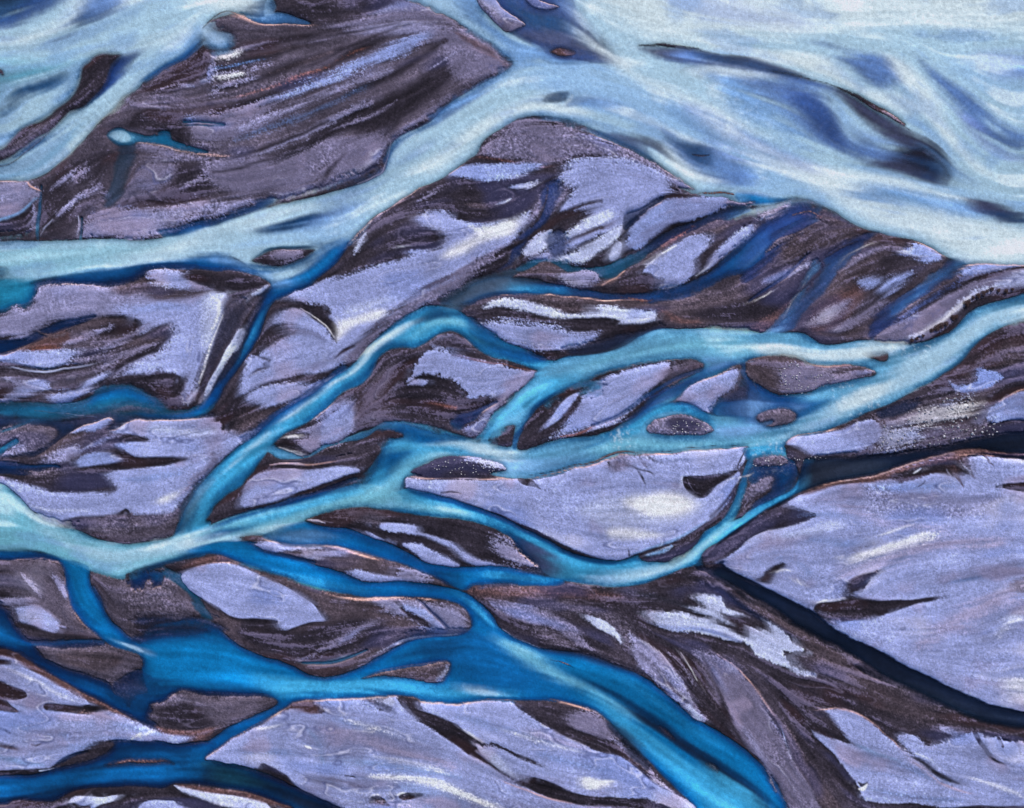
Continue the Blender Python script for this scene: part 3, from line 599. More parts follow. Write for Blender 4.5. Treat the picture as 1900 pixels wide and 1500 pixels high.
g p s8 o.6 g8 | 1860,1280 1880,1262 1905,1250 1960,1240 1960,1310 1905,1305
f i s6 | 1860,1150,3 1905,1125,10
g b s6 g5 o.8 | 1870,1090 1890,1070 1960,1060 1960,1110 1900,1105
# ---- islet right and pebbly ground
g k s3 g2 | 1625,772 1660,752 1700,735 1750,705 1800,665 1850,625 1905,602 1960,590 1960,690 1905,705 1850,740 1800,745 1740,770 1690,790 1640,800
g b s6 g4 | 1770,690 1800,670 1850,640 1905,620 1905,660 1850,680 1800,700
g v s2 g2 | 1760,710 1775,718 1800,712 1812,700 1808,690 1816,680 1855,694 1845,706 1822,722 1795,730 1778,726
g m s5 g8 | 1600,790 1640,770 1700,750 1760,735 1820,740 1840,745 1830,790 1860,800 1760,828 1680,836 1620,840 1610,820
g b s4 g3 | 1740,740 1830,720 1870,725 1835,760 1820,780 1760,760
g p s7 g9 o.7 | 1690,775 1720,762 1770,752 1800,746 1790,766 1750,780 1705,788
g i s6 g9 o.6 | 1640,800 1680,790 1700,810 1660,828 1630,825
w M s6 o.7 | 1630,770 1660,755 1700,750 1680,770 1640,782
g k s3 g2 | 1850,745 1905,722 1960,705 1960,690 1905,700 1860,715 1820,740
g v s1.5 g1 | 1828,776 1836,755 1860,740 1880,730 1905,722 1960,715 1960,780 1905,776 1870,778 1845,784
f r s1 | 1850,745,1 1880,728,2 1905,720,1.5
g k s3 g2 | 1850,785 1905,780 1960,785 1960,800 1860,802 1800,815
g l s1.5 g1 | 1459,826 1462,818 1480,812 1530,803 1560,798 1590,785 1615,782 1630,795 1628,815 1605,830 1570,838 1530,845 1500,843 1480,832
f r s1 | 1459,824,2 1480,810,2.5 1520,802,2 1550,797,1.5
g k s1.5 | 1545,798 1560,788 1580,783 1578,790
g k s2.5 g2 | 1456,832 1475,830 1490,840 1500,846 1490,868 1484,885 1475,862 1462,855
g m s4 g5 | 1395,852 1420,846 1455,848 1462,862 1430,868 1400,866
# ---- big left river
w G s2.5 | -60,880 0,899 30,918 58,948 80,968 112,982 150,990 190,1003 240,1006 300,999 330,990 380,985 395,975 430,962 470,948 530,938 580,925 640,905 690,900 740,915 745,930 720,944 680,938 650,944 600,958 560,970 510,988 480,994 450,1002 420,1010 390,1018 350,1022 310,1036 270,1048 236,1062 225,1072 200,1068 168,1058 120,1046 90,1034 50,1022 0,1030 -60,1040
w H s5 o.85 | 395,990 440,975 500,955 560,935 620,915 680,905 640,925 580,945 520,965 460,985 420,1000 370,1010
w J s5 o.9 | 380,990 430,965 500,945 560,932 620,915 660,905 620,912 560,922 480,950 420,970
w J s4 o.9 | 356,1004 385,990 420,980 470,975 430,992 390,1004
w B s6 o.7 | 330,1010 400,1000 460,985 520,972 580,960 640,948 600,955 520,985 440,1005 360,1020
w A s10 o.8 | 60,960 110,990 180,1012 260,1018 340,1000 390,990 330,1020 260,1042 200,1050 140,1035 90,1005
w K s5 o.95 | -60,1005 0,1006 40,1010 70,1020 100,1034 60,1034 0,1022 -60,1018
w J s3 | -60,1018 0,1020 40,1022 70,1030 100,1036 115,1046 60,1044 0,1036 -60,1034
w K s5 o.9 | 270,1048 310,1034 350,1020 400,1015 360,1035 310,1045 280,1058 235,1068
w G s6 o.6 | -60,900 0,915 40,950 60,975 30,985 -60,960
# ---- lower left
g m s3 g3 | -60,1042 0,1038 50,1037 90,1044 115,1052 122,1070 126,1100 135,1130 150,1155 185,1184 150,1190 100,1190 60,1195 45,1150 20,1110 0,1100 -60,1090
f u s1.5 g2 | 40,1062,2 60,1085,8 75,1105,3
f u s1.5 g2 | 100,1068,3 115,1085,10 122,1105,5
f r s1 | 20,1038,1 60,1038,2 100,1046,2 117,1052,1.5 122,1080,1.2 130,1120,1.5 150,1155,1.5 188,1186,1
g u s3 g4 | 0,1112 30,1108 60,1112 30,1120 0,1118
g l s1.5 g1 | 28,1130 45,1126 65,1123 85,1132 105,1148 112,1160 108,1175 92,1172 70,1162 45,1158
f k s1 | 42,1162,2 58,1152,2.5 68,1138,2 
f k s1 | 55,1152,2 68,1148,2 77,1147,1.5
f u s1.5 | 108,1160,3 122,1165,4
g j s3 g2 | 0,1160 30,1165 60,1160 100,1175 140,1182 180,1186 130,1195 60,1200 30,1180
g m s3 g4 | 170,1058 225,1072 260,1065 300,1050 340,1062 370,1105 395,1150 380,1155 330,1150 290,1152 260,1175 240,1180 215,1160 190,1120 178,1090
g k s4 f4 | 250,1150 280,1140 330,1145 380,1140 360,1160 300,1170 260,1185
f k s2 f4 | 235,1066,10 270,1068,14 310,1062,8
w K s3 f5 o.9 | 230,1072 250,1060 290,1056 300,1075 285,1085 275,1070 262,1088 245,1080
w T s4 o.8 | 300,1050 320,1048 345,1080 372,1112 395,1150 380,1150 355,1105 330,1080
g k s4 g2 | 300,1045 340,1035 400,1030 440,1042 400,1045 350,1055 330,1062
f q s3 | 340,1052,6 380,1040,12 420,1038,8
g l s1.2 | 334,1068 360,1054 400,1046 425,1046 460,1058 520,1083 560,1105 590,1128 606,1148 580,1152 550,1160 528,1168 508,1166 516,1150 480,1148 455,1148 425,1140 395,1118 365,1104
f r s1 | 360,1053,1 400,1045,1.5 440,1048,2 500,1072,1.5 540,1090,1
f k s2 | 585,1120,2 600,1140,3 610,1148,1
g b s4 g3 | 440,1045 500,1062 560,1085 610,1105 680,1115 740,1112 800,1115 860,1125 872,1150 850,1175 790,1180 740,1200 690,1225 640,1248 600,1256 560,1242 530,1228 480,1212 430,1190 400,1160 380,1120 400,1125 430,1145 510,1155 525,1170 560,1162 608,1148 580,1115 500,1075
g k s7 g3 | 440,1165 500,1160 560,1170 620,1150 680,1145 720,1165 700,1195 640,1215 560,1230 500,1210 450,1188
g k s2 g1 | 450,1148 480,1148 512,1152 515,1160 500,1165 470,1165 450,1168
f n s3 g3 | 540,1225,2 600,1205,6 660,1170,10 700,1150,4
g u s3 g4 | 690,1112 730,1112 790,1118 850,1128 862,1150 850,1172 800,1165 760,1145 720,1135
f k s2 | 730,1115,4 760,1138,12 800,1160,8
s F s3 o.7 | 750,1112,2 770,1112,2 830,1165,2 810,1168,2
f v s2 g2 | 750,1125,6 790,1140,10 820,1165,6
f r s1 g1 | 600,1098,1 650,1112,2 720,1112,3 800,1112,2
f i s1 g1 | 700,1210,1 750,1190,2 800,1180,3 850,1178,2
f T s2 o.6 | 560,1228,4 600,1228,6 650,1215,4
f n s2 g3 | 640,1246,3 690,1222,6 740,1196,4
g n s2 g3 | 380,1155 420,1180 450,1200 440,1196 400,1170
# creek nine and lower-left lake
w I s2 | 112,1044 166,1050 170,1080 186,1115 206,1150 240,1178 262,1194 275,1165 320,1152 372,1150 402,1166 432,1190 470,1210 510,1225 540,1235 570,1250 602,1258 642,1247 692,1224 742,1200 790,1182 850,1178 872,1160 866,1135 850,1118 810,1108 760,1108 700,1110 650,1104 600,1093 560,1081 520,1066 480,1055 440,1043 400,1028 340,1020 410,1005 480,1010 512,1026 560,1040 600,1056 640,1068 680,1082 740,1082 800,1082 850,1092 884,1110 910,1140 930,1172 960,1190 1000,1205 1060,1212 1120,1225 1170,1250 1220,1280 1270,1318 1320,1350 1370,1382 1400,1410 1440,1450 1490,1510 1530,1560 1320,1560 1290,1500 1240,1450 1200,1410 1170,1378 1140,1345 1100,1322 1060,1310 1012,1302 980,1298 920,1299 850,1306 780,1300 740,1293 680,1291 600,1296 552,1302 522,1320 480,1344 440,1362 410,1385 378,1410 366,1392 410,1358 450,1336 500,1318 520,1302 500,1290 460,1284 400,1279 340,1279 312,1285 280,1292 268,1250 262,1215 240,1206 210,1198 182,1182 158,1160 136,1130 126,1100 122,1062
w J s4 o.9 | 120,1050 140,1056 140,1090 155,1125 185,1160 170,1160 140,1130 130,1095
w J s5 o.9 | 178,1090 200,1140 235,1180 262,1200 240,1192 205,1160 184,1125
w H s4 o.8 | 195,1180 230,1190 262,1205 272,1214 240,1204
w B s3 o.7 | 225,1190 250,1196 268,1208 255,1208
w K s12 o.95 | 262,1150 320,1152 380,1160 420,1190 380,1182 320,1172 280,1180
w K s9 o.95 | 266,1215 280,1230 300,1255 360,1268 440,1272 500,1288 440,1290 340,1285 300,1295 270,1290
w I s14 o.6 | 300,1195 400,1200 500,1235 560,1260 500,1270 400,1245 300,1225
w K s10 o.9 | 790,1190 850,1182 880,1178 920,1200 960,1240 990,1262 960,1280 900,1268 850,1265 830,1240 790,1225 730,1230 760,1205
w J s12 o.8 | 860,1200 940,1210 1020,1250 1080,1290 1020,1295 950,1280 880,1285 850,1260
w G s7 o.8 | 930,1195 980,1210 1040,1245 1090,1268 1140,1300 1190,1340 1150,1320 1090,1285 1030,1255 970,1225
w H s8 o.7 | 1080,1270 1150,1320 1220,1370 1290,1430 1350,1490 1400,1540 1340,1520 1280,1460 1200,1385 1130,1335
w H s7 o.8 | 480,1245 560,1258 640,1262 720,1266 620,1282 540,1282 480,1262
w H s7 o.7 | 560,1262 640,1262 720,1265 800,1275 900,1285 960,1290 880,1298 780,1290 680,1280 600,1280 520,1290
w B s4 o.5 | 860,1278 900,1280 920,1290 880,1288
w K s5 | 1060,1244 1110,1265 1170,1290 1230,1330 1300,1390 1370,1430 1430,1480 1460,1520 1400,1500 1330,1455 1270,1400 1210,1350 1150,1305 1090,1270
w L s7 o.8 | 1150,1295 1230,1345 1330,1420 1420,1500 1360,1470 1280,1400 1200,1345
w H s8 o.7 | 1330,1440 1370,1470 1440,1540 1380,1540 1330,1480 1280,1420
w H s7 o.6 | 1140,1250 1200,1285 1280,1340 1340,1388 1300,1370 1220,1315 1150,1270
w I s7 o.8 | 1060,1222 1130,1240 1200,1282 1270,1330 1340,1382 1400,1430 1460,1500 1400,1450 1330,1400 1260,1350 1180,1300 1120,1262
w J s5 o.8 | 840,1100 880,1120 905,1150 920,1180 900,1180 880,1160 865,1130
w H s4 o.7 | 850,1096 880,1115 900,1140 915,1165 900,1150 870,1120
w H s6 o.5 | 450,1050 540,1070 620,1090 700,1100 640,1098 560,1078
g b s2.5 g2 | 670,1257 720,1245 780,1234 832,1228 838,1238 828,1260 812,1268 770,1262 720,1256
f i s2 g2 | 815,1262,3 826,1250,6 832,1238,5
f r s1 | 672,1256,.8 720,1242,1 780,1232,1 830,1227,1
f m s3 g5 o.8 | 1222,1345,2 1235,1355,7 1250,1370,3
f Y s3 g4 o.8 | 1310,1420,4 1322,1426,10 1330,1434,4
f r s1 g1 | 1020,1224,1 1050,1232,2.5 1070,1242,1
w M s4 o.7 | 1000,1205 1080,1212 1150,1232 1200,1256 1160,1245 1080,1222
g k s14 o.75 f8 | 245,1150 300,1148 380,1150 400,1165 340,1178 290,1182 262,1190 240,1170
w K s10 o.6 | 255,1185 300,1180 370,1175 420,1195 340,1192 280,1198
# R8b between bars
g b s3 g3 | 440,1000 480,992 540,1005 600,1010 650,1018 700,1032 760,1052 830,1070 850,1080 800,1084 740,1083 690,1082 640,1068 600,1058 550,1040 510,1028 480,1010
g l s2 g2 | 470,1010 500,1005 560,1010 600,1018 560,1018 530,1020 500,1026 480,1018
f r s1 | 500,1011,1 560,1010,2 620,1018,3 660,1028,3 700,1040,2
g u s2 g3 | 560,1030 590,1024 640,1026 620,1035 580,1038
g l s2 g2 | 640,1066 665,1060 690,1065 740,1075 780,1080 720,1083 680,1078
g u s2 g6 | 740,1060 780,1058 800,1070 790,1082 740,1078
w I s3 | 500,988 560,968 600,982 650,984 700,1004 745,1022 790,1042 840,1048 900,1050 955,1054 1000,1068 1045,1076 1035,1088 980,1086 920,1082 860,1090 850,1088 820,1072 780,1058 740,1044 700,1034 660,1022 600,1012 545,1010 490,998
w J s5 o.8 | 600,982 650,988 700,1008 740,1028 790,1046 830,1052 790,1050 740,1036 690,1018 640,1000
w Y s6 o.6 | 500,985 550,975 600,985 620,1005 560,1008 510,1000
w K s6 o.8 | 800,1055 850,1058 860,1080 840,1085 815,1070
w H s4 o.7 | 900,1062 960,1064 1020,1078 980,1080 920,1074
# bar between R8b and R6
g k s2 g1 | 562,966 600,955 650,944 690,942 740,948 800,958 855,964 900,976 940,995 965,1025 985,1055 1010,1062 960,1052 900,1048 840,1047 790,1040 745,1020 700,1002 650,984 600,976
g m s4 g5 | 600,955 650,944 700,945 720,960 690,972 650,968 610,962
g l s2 f2 g1 | 700,972 740,968 768,975 770,990 745,988 715,984
g l s2 g1 | 768,988 800,994 830,1002 860,1022 900,1040 930,1048 890,1047 868,1038 840,1015 800,1000
g l s1.5 g1 | 745,1010 775,1008 800,1018 840,1036 852,1046 800,1042 770,1026
g l s1.2 | 676,984 690,990 712,1004 700,1002 685,996
g u s3 g8 | 915,1000 950,1010 985,1040 1005,1060 960,1048 925,1030
f p s1 | 570,964,1 590,968,2 605,973,1
# ---- lower right dark plain
g j s5 g3 | 870,1085 900,1080 980,1090 1060,1086 1150,1092 1230,1080 1280,1060 1330,1075 1420,1135 1530,1203 1587,1240 1667,1275 1747,1313 1800,1332 1905,1358 1960,1368 1960,1420 1905,1400 1850,1370 1800,1375 1740,1370 1700,1385 1660,1372 1620,1345 1560,1320 1510,1322 1560,1400 1610,1500 1640,1560 1500,1560 1440,1450 1400,1405 1320,1345 1220,1278 1170,1248 1100,1218 1010,1205 950,1185 930,1170 910,1138 885,1110
g q s8 g4 | 870,1090 950,1090 1050,1095 1150,1100 1120,1112 1000,1104 900,1100
g m s8 g4 | 980,1130 1060,1120 1160,1150 1200,1200 1160,1190 1100,1150 1040,1140
g b s8 g4 | 1550,1230 1620,1260 1700,1310 1780,1340 1720,1340 1620,1310 1560,1270
g b s8 g4 | 1400,1115 1470,1160 1540,1195 1600,1230 1560,1240 1480,1200 1420,1150
f N s5 | 1290,1075,6 1350,1105,12 1400,1140,10 1480,1190,6
f m s4 g6 o.7 | 1540,1190,4 1600,1232,8 1680,1280,8 1760,1315,4
g n s2 g1 | 905,1112 920,1110 960,1118 1000,1130 1040,1150 1068,1168 1084,1188 1104,1206 1080,1200 1050,1185 1020,1165 990,1160 950,1150 925,1135
g k s3 g2 | 925,1140 970,1155 1010,1170 1050,1195 1100,1212 1010,1205 955,1185 935,1162
f m s4 g4 | 990,1165,8 1020,1180,14 1060,1196,8
f i s1.5 | 930,1168,1 955,1188,2 1000,1205,2
g i s1.5 f1 | 1084,1140 1100,1145 1120,1152 1140,1166 1150,1182 1152,1194 1140,1180 1120,1170 1100,1160
g u s2 g2 | 1166,1174 1180,1180 1205,1195 1225,1215 1245,1235 1262,1262 1275,1290 1298,1320 1310,1330 1290,1335 1265,1310 1235,1285 1210,1265 1188,1240 1178,1215 1175,1195
f i s2 g2 | 1268,1300,3 1290,1325,10 1305,1335,4
f p s1 | 1222,1208,1 1240,1235,1.5 1255,1262,1
f k s3 | 1300,1240,4 1320,1270,10 1345,1310,8 1360,1350,4
g m s4 g4 | 1290,1230 1310,1220 1350,1260 1380,1310 1420,1360 1450,1420 1400,1380 1340,1320 1310,1280
g n s2.5 g2 o.85 | 1284,1208 1310,1212 1350,1230 1380,1258 1402,1282 1420,1310 1440,1345 1462,1390 1485,1430 1515,1480 1530,1510 1480,1510 1450,1470 1420,1420 1395,1400 1365,1370 1345,1320 1325,1280 1310,1240
f j s3 g2 | 1300,1215,3 1325,1270,6 1350,1330,8 1380,1385,6
f r s1.2 | 1330,1215,1 1370,1245,2 1400,1278,1.5 1432,1320,2
f i s1 o.6 | 1446,1340,1 1456,1375,1.5 1470,1410,1
g b s2 g2 | 1448,1340 1470,1360 1490,1400 1515,1440 1560,1510 1530,1510 1500,1450 1470,1400
g i s1.2 f2 | 1202,1140 1215,1135 1240,1133 1275,1138 1284,1148 1300,1150 1318,1150 1322,1145 1300,1142 1282,1135 1278,1128 1296,1128 1310,1130 1290,1110 1305,1104 1335,1108 1350,1130 1380,1138 1350,1142 1340,1132 1336,1138 1358,1160 1330,1150 1330,1158 1350,1166 1385,1184 1388,1164 1400,1168 1418,1172 1426,1180 1425,1158 1420,1152 1440,1165 1470,1192 1492,1204 1486,1208 1452,1208 1460,1225 1480,1240 1508,1246 1485,1250 1450,1235 1415,1222 1395,1210 1380,1192 1350,1188 1310,1178 1270,1170 1235,1165 1215,1152
f v s2 g2 | 1225,1158,3 1270,1166,8 1320,1174,8 1370,1190,4
# dark diagonal bank
f k s3 | 1430,1250,8 1480,1320,30 1530,1390,36 1580,1460,36 1620,1530,40
f j s5 | 1500,1300,8 1560,1380,6
# ---- lower right sand
g l s1.2 g1 | 1494,1338 1510,1362 1540,1398 1560,1425 1590,1462 1612,1488 1700,1488 1760,1494 1960,1510 1960,1400 1905,1386 1895,1378 1880,1376 1862,1376 1855,1366 1840,1366 1828,1368 1822,1358 1806,1356 1790,1362 1775,1370 1755,1376 1730,1386 1715,1382 1700,1366 1668,1366 1672,1378 1700,1400 1690,1398 1660,1380 1640,1362 1612,1340 1580,1320 1550,1316 1530,1316 1545,1340 1560,1365 1575,1382 1540,1370 1515,1358
g j s3 g3 | 1496,1330 1520,1318 1538,1325 1552,1345 1570,1370 1585,1385 1555,1375 1520,1362 1500,1352
f r s1 | 1508,1315,1 1550,1315,2.5 1590,1324,2.5 1620,1342,2 1650,1368,1.5 1690,1405,2 1740,1445,3 1800,1472,2
f D s3 o.6 | 1590,1385,4 1620,1400,6 1670,1412,3
f k s1 g1 | 1690,1402,2 1712,1412,8 1735,1430,9 1760,1442,9 1784,1452,2
f i s1 | 1700,1396,2 1725,1408,3 1752,1428,1
f k s1.5 | 1806,1352,10 1822,1380,8 1842,1408,7 1860,1418,3
f k s1 | 1852,1368,6 1858,1382,5 1860,1396,2
f k s1 | 1880,1372,8 1888,1388,6 1890,1404,2
f u s2 g2 | 1744,1352,4 1760,1358,10 1772,1362,4
g k s1.5 | 1600,1487 1640,1489 1700,1488 1740,1494 1960,1500 1960,1560 1620,1560
f k s1 | 1588,1452,2 1598,1458,7 1608,1452,2
f p s1.5 | 1590,1464,2 1600,1462,6 1608,1455,2
f r s2 o.22 g8 | 1560,1410,2 1620,1405,5 1690,1412,2
# ---- far left streams
w K s4 | -60,1085 -20,1110 10,1140 30,1170 50,1192 100,1195 180,1188 190,1194 140,1202 100,1208 90,1215 130,1240 160,1250 190,1262 220,1290 250,1318 290,1350 262,1340 210,1318 160,1290 110,1262 60,1232 20,1210 -60,1190
w J s4 o.8 | 0,1170 40,1205 100,1245 170,1275 230,1318 200,1305 140,1275 70,1235 10,1205
g q s2 g1 | -60,1200 0,1205 30,1213 70,1238 120,1264 180,1300 240,1334 280,1352 340,1356 352,1364 340,1370 300,1362 250,1350 200,1322 120,1276 60,1245 25,1222 0,1216 -60,1214
g l s1.2 g1 | -60,1216 0,1216 24,1220 48,1238 90,1260 140,1286 190,1316 235,1334 275,1350 300,1358 338,1360 352,1367 345,1374 325,1378 290,1373 240,1377 200,1378 172,1380 140,1396 115,1410 88,1425 70,1428 0,1428 -60,1430
g k s1.2 | -60,1262 0,1262 20,1272 48,1282 56,1292 50,1298 20,1300 30,1310 42,1321 10,1318 -60,1315
g k s1.2 | 84,1312 92,1305 120,1305 150,1308 175,1306 196,1314 198,1320 180,1325 160,1327 120,1320 90,1318
g k s1.2 | -60,1222 10,1222 23,1224 22,1233 0,1232 -60,1234
f k s1 | 58,1379,2 66,1381,4 76,1377,2
f b s2 g2 | 0,1379,3 15,1384,6 30,1388,3
f r s3 o.22 g8 | 40,1320,3 100,1328,5 180,1332,6 240,1335,3
f E s5 o.5 | 20,1340,4 100,1360,12 160,1370,6
f D s5 o.5 | 0,1400,6 40,1412,10 80,1418,4
g m s3 g3 | 60,1195 100,1204 150,1202 200,1204 240,1212 266,1222 268,1238 240,1250 235,1262 262,1260 275,1290 250,1300 215,1290 205,1272 185,1262 150,1248 110,1235 80,1220
g b s4 g3 | 110,1215 160,1205 230,1215 210,1240 170,1245 130,1232
w K s3 o.7 | 210,1270 235,1255 262,1245 275,1262 280,1290 300,1315 270,1325 240,1310 215,1290
w K s4 | 268,1290 310,1285 330,1290 320,1310 280,1320 262,1340 240,1318 245,1300
g m s3 g5 | 278,1310 300,1302 330,1280 360,1282 420,1290 490,1294 505,1303 490,1315 450,1334 400,1346 360,1350 320,1345 290,1335
g k s4 g2 | 285,1315 320,1305 350,1300 380,1320 400,1340 350,1352 310,1345
g q s3 g1 | 280,1345 320,1352 360,1352 400,1345 375,1375 360,1380 345,1374 352,1364 300,1358
w I s10 o.6 | 300,1200 380,1205 460,1230 520,1250 460,1252 380,1235 310,1222
# bottom-left river
w K s3 | -60,1436 0,1438 60,1430 90,1428 110,1412 145,1396 180,1392 220,1378 290,1376 330,1382 370,1376 400,1378 380,1405 400,1410 450,1424 480,1430 560,1464 640,1505 640,1560 560,1560 500,1488 450,1472 400,1460 350,1455 320,1455 290,1464 250,1458 190,1458 140,1465 110,1484 60,1492 -60,1500
w J s6 o.9 | -60,1446 60,1440 140,1430 200,1425 250,1400 300,1392 330,1420 260,1440 200,1440 100,1465 -60,1480
w J s5 o.9 | 230,1432 300,1440 370,1448 390,1420 400,1390 380,1380 350,1400 340,1430
w L s5 o.9 | 385,1412 450,1428 520,1450 600,1485 640,1510 600,1520 520,1480 440,1460 380,1455 375,1430
w T s9 o.3 | 385,1412 480,1436 560,1470 500,1470 400,1452
g j s4 g3 | 90,1424 120,1410 150,1395 190,1382 215,1382 200,1398 160,1412 120,1424
f q s4 g3 | 195,1420,4 240,1412,10 300,1412,8 320,1418,3
g k s2 g1 | -60,1430 0,1427 90,1424 82,1432 60,1438 0,1442 -60,1442
f i s1 | 72,1430,4 96,1426,2
g k s3 g1 | 30,1560 20,1490 90,1488 130,1470 180,1458 240,1458 300,1462 320,1454 360,1458 420,1466 480,1482 520,1498 540,1560
g i s1.2 | 128,1488 140,1476 170,1474 190,1475 218,1472 210,1482 190,1487 172,1497 168,1494 172,1487 155,1492 140,1488
g l s1.2 | 255,1500 270,1488 290,1484 320,1485 330,1492 338,1505 250,1560
g i s1.2 | 320,1458 345,1460 380,1466 430,1476 450,1480 500,1490 540,1560 500,1510 460,1502 420,1494 360,1476
g q s2 | 320,1455 380,1462 450,1470 500,1482 560,1505 540,1508 500,1490 440,1478 360,1466
# ---- bottom centre sands
g l s1.2 g1 | 378,1408 400,1390 425,1372 460,1354 490,1342 530,1322 545,1314 570,1318 598,1322 604,1314 595,1298 640,1294 682,1292 690,1300 705,1315 722,1320 726,1314 715,1300 736,1292 745,1310 765,1330 800,1355 840,1378 870,1396 900,1412 925,1430 950,1446 975,1460 1010,1478 1050,1486 1110,1496 1140,1510 1140,1560 660,1560 650,1505 620,1492 570,1468 520,1440 495,1416 485,1414 480,1424 440,1418 400,1410
f r s1 | 378,1406,1.5 420,1374,2 470,1346,2 530,1319,2 560,1300,1 640,1292,1 740,1292,1 800,1302,1.5 840,1306,1.5 880,1302,1 920,1297,2 960,1300,2
g k s1.5 g1 | 482,1424 488,1416 500,1418 522,1428 540,1440 552,1458 540,1456 515,1440 498,1430
g q s3 g1 | 540,1314 545,1302 575,1298 590,1300 602,1315 590,1322 570,1322 552,1316
f k s1.2 | 606,1298,3 615,1306,3 622,1312,1
g k s1.5 | 684,1293 706,1294 712,1302 726,1316 718,1320 706,1314 694,1304
g k s2 g2 | 736,1292 770,1294 778,1302 776,1320 760,1322 745,1310
g i s1.5 | 710,1300 724,1294 732,1304 724,1310
g l s1.2 g1 | 780,1304 800,1304 840,1308 880,1304 920,1300 955,1304 970,1318 1000,1340 1050,1368 1100,1390 1150,1402 1180,1428 1215,1452 1250,1470 1300,1505 1340,1540 1260,1540 1240,1498 1200,1478 1150,1480 1080,1478 1040,1468 1000,1446 975,1444 960,1450 940,1430 915,1400 885,1380 850,1355 820,1335 788,1320
g k s1.5 | 762,1320 785,1318 820,1332 850,1345 868,1360 890,1368 900,1385 880,1380 905,1402 935,1430 950,1444 935,1436 905,1414 868,1396 830,1372 795,1348
g i s2 | 884,1377 900,1385 925,1400 958,1440 948,1440 920,1420 900,1400
f k s1 g2 | 868,1362,2 888,1372,7 905,1380,3 915,1378,8 935,1388,6 958,1400,6 975,1406,7 1002,1422,6 1008,1422,1
f p s1 | 860,1352,1 880,1364,3 898,1376,1
g k s1.3 | 954,1452 965,1450 985,1458 1000,1466 982,1450 988,1444 1004,1446 1030,1456 1060,1470 1100,1478 1150,1482 1196,1478 1210,1484 1250,1494 1290,1512 1200,1508 1140,1500 1080,1496 1040,1488 1000,1474
f r s1.2 | 938,1450,1.5 970,1464,2 1010,1480,2.5 1060,1492,1
g p s3 | 1080,1444 1095,1442 1110,1448 1136,1448 1120,1458 1105,1464 1085,1462
f r s4 o.22 g8 | 1000,1360,5 1050,1380,10 1110,1400,6
g j s2.5 g2 | 958,1302 1010,1300 1060,1306 1100,1318 1130,1338 1150,1362 1172,1388 1205,1425 1240,1460 1300,1505 1250,1470 1200,1440 1170,1412 1145,1398 1128,1392 1100,1382 1050,1360 1000,1332 970,1315
g n s2 g4 | 1045,1328 1060,1318 1090,1318 1120,1335 1145,1358 1152,1368 1135,1366 1110,1365 1080,1352 1055,1342
f u s1.5 g3 | 1130,1362,4 1155,1385,5 1185,1415,6 1215,1445,5 1240,1465,2
f r s1 | 1022,1298,2 1060,1308,2 1090,1318,1 
w X s7 o.8 | 1130,1340 1160,1350 1190,1400 1200,1430 1170,1400 1150,1370
g k s1.2 | 687,1488 688,1478 696,1473 706,1474 716,1482 718,1489 702,1489
f p s1 | 686,1478,1.5 696,1471,2.5 706,1473,1.5
g k s1.2 | 734,1472 740,1466 760,1466 782,1467 780,1473 760,1478 742,1479
f p s1.2 | 728,1470,1.5 738,1467,3 750,1465,1
g p s4 g4 | 690,1438 730,1434 760,1440 800,1442 840,1456 880,1472 920,1488 935,1500 900,1490 850,1470 810,1452 770,1444 720,1442
f Z s3 g4 | 825,1454,2 860,1468,5 900,1484,8 925,1494,3
f k s1 | 640,1438,2 655,1440,3 660,1442,1
f k s1 | 726,1437,3 738,1436,3
f k s.8 | 604,1388,1 610,1380,3 613,1376,1
f p s1 | 565,1383,1 572,1386,5 578,1388,1
f D s7 o.4 g6 | 600,1410,3 680,1410,12 760,1425,12 850,1440,6
f D s7 o.4 g6 | 740,1455,4 800,1465,10 860,1482,6
f D s5 o.5 | 570,1350,4 590,1375,10 600,1410,4
f r s5 o.22 g8 | 600,1350,4 680,1370,12 760,1400,10 840,1420,4
f b s6 g4 o.6 | 570,1440,8 600,1448,18 630,1456,8
f r s3 o.22 g8 | 700,1488,3 780,1484,5 820,1474,2
# ---- finer threads of water
s J s2.5 o.8 | 856,778,2 880,768,4 900,760,4 922,748,2
s I s2 o.8 | 1090,830,3 1150,800,4 1190,772,4 1226,756,5 1262,752,5 1300,764,4 1320,778,2
s D s3 o.6 | 1330,800,4 1380,794,6 1430,782,5
s J s3 o.7 | 1100,790,2 1150,770,4 1200,735,5 1250,705,5 1300,688,4
s T s2.5 o.6 | 0,800,2 30,790,4 60,778,3
s J s3 o.6 | 20,870,3 60,866,4 110,868,3
s I s3 o.6 | 400,1012,4 440,1018,6 490,1032,5 540,1046,3
s K s3 o.6 | 470,1020,3 500,1026,5 540,1034,4 580,1046,2
s E s3 o.6 | 1380,500,3 1410,470,5 1440,445,5 1475,415,3
s F s2.5 o.6 | 1390,560,2 1430,530,4 1470,500,4 1500,470,3
s F s2.5 o.6 | 1650,590,2 1680,555,4 1720,530,4
s J s3 o.6 | 1000,425,3 1008,400,5 1012,375,4 1018,355,2
s T s2 o.7 | 560,1228,2 600,1230,4 640,1222,3 680,1205,2
s I s3 o.5 | 30,1195,3 90,1198,5 150,1192,4 190,1192,2
f G s4 o.0 | 0,0,1 1,1,1
# ---- finer marks: upper bar
g p s3 g4 o.8 | 402,106 420,100 446,98 440,106 415,112
g p s3 g4 o.7 | 398,142 425,138 452,134 440,142 410,146
f o s1.5 g2 o.8 | 532,155,2 560,142,3 600,126,2 650,106,2 680,92,1
f o s1.5 g2 o.7 | 440,182,1 480,170,2 520,158,2
f u s1.5 g2 | 500,282,1 545,262,3 600,236,2 650,212,1
f n s1.5 g2 | 620,240,1 660,226,3 700,206,2 740,180,1
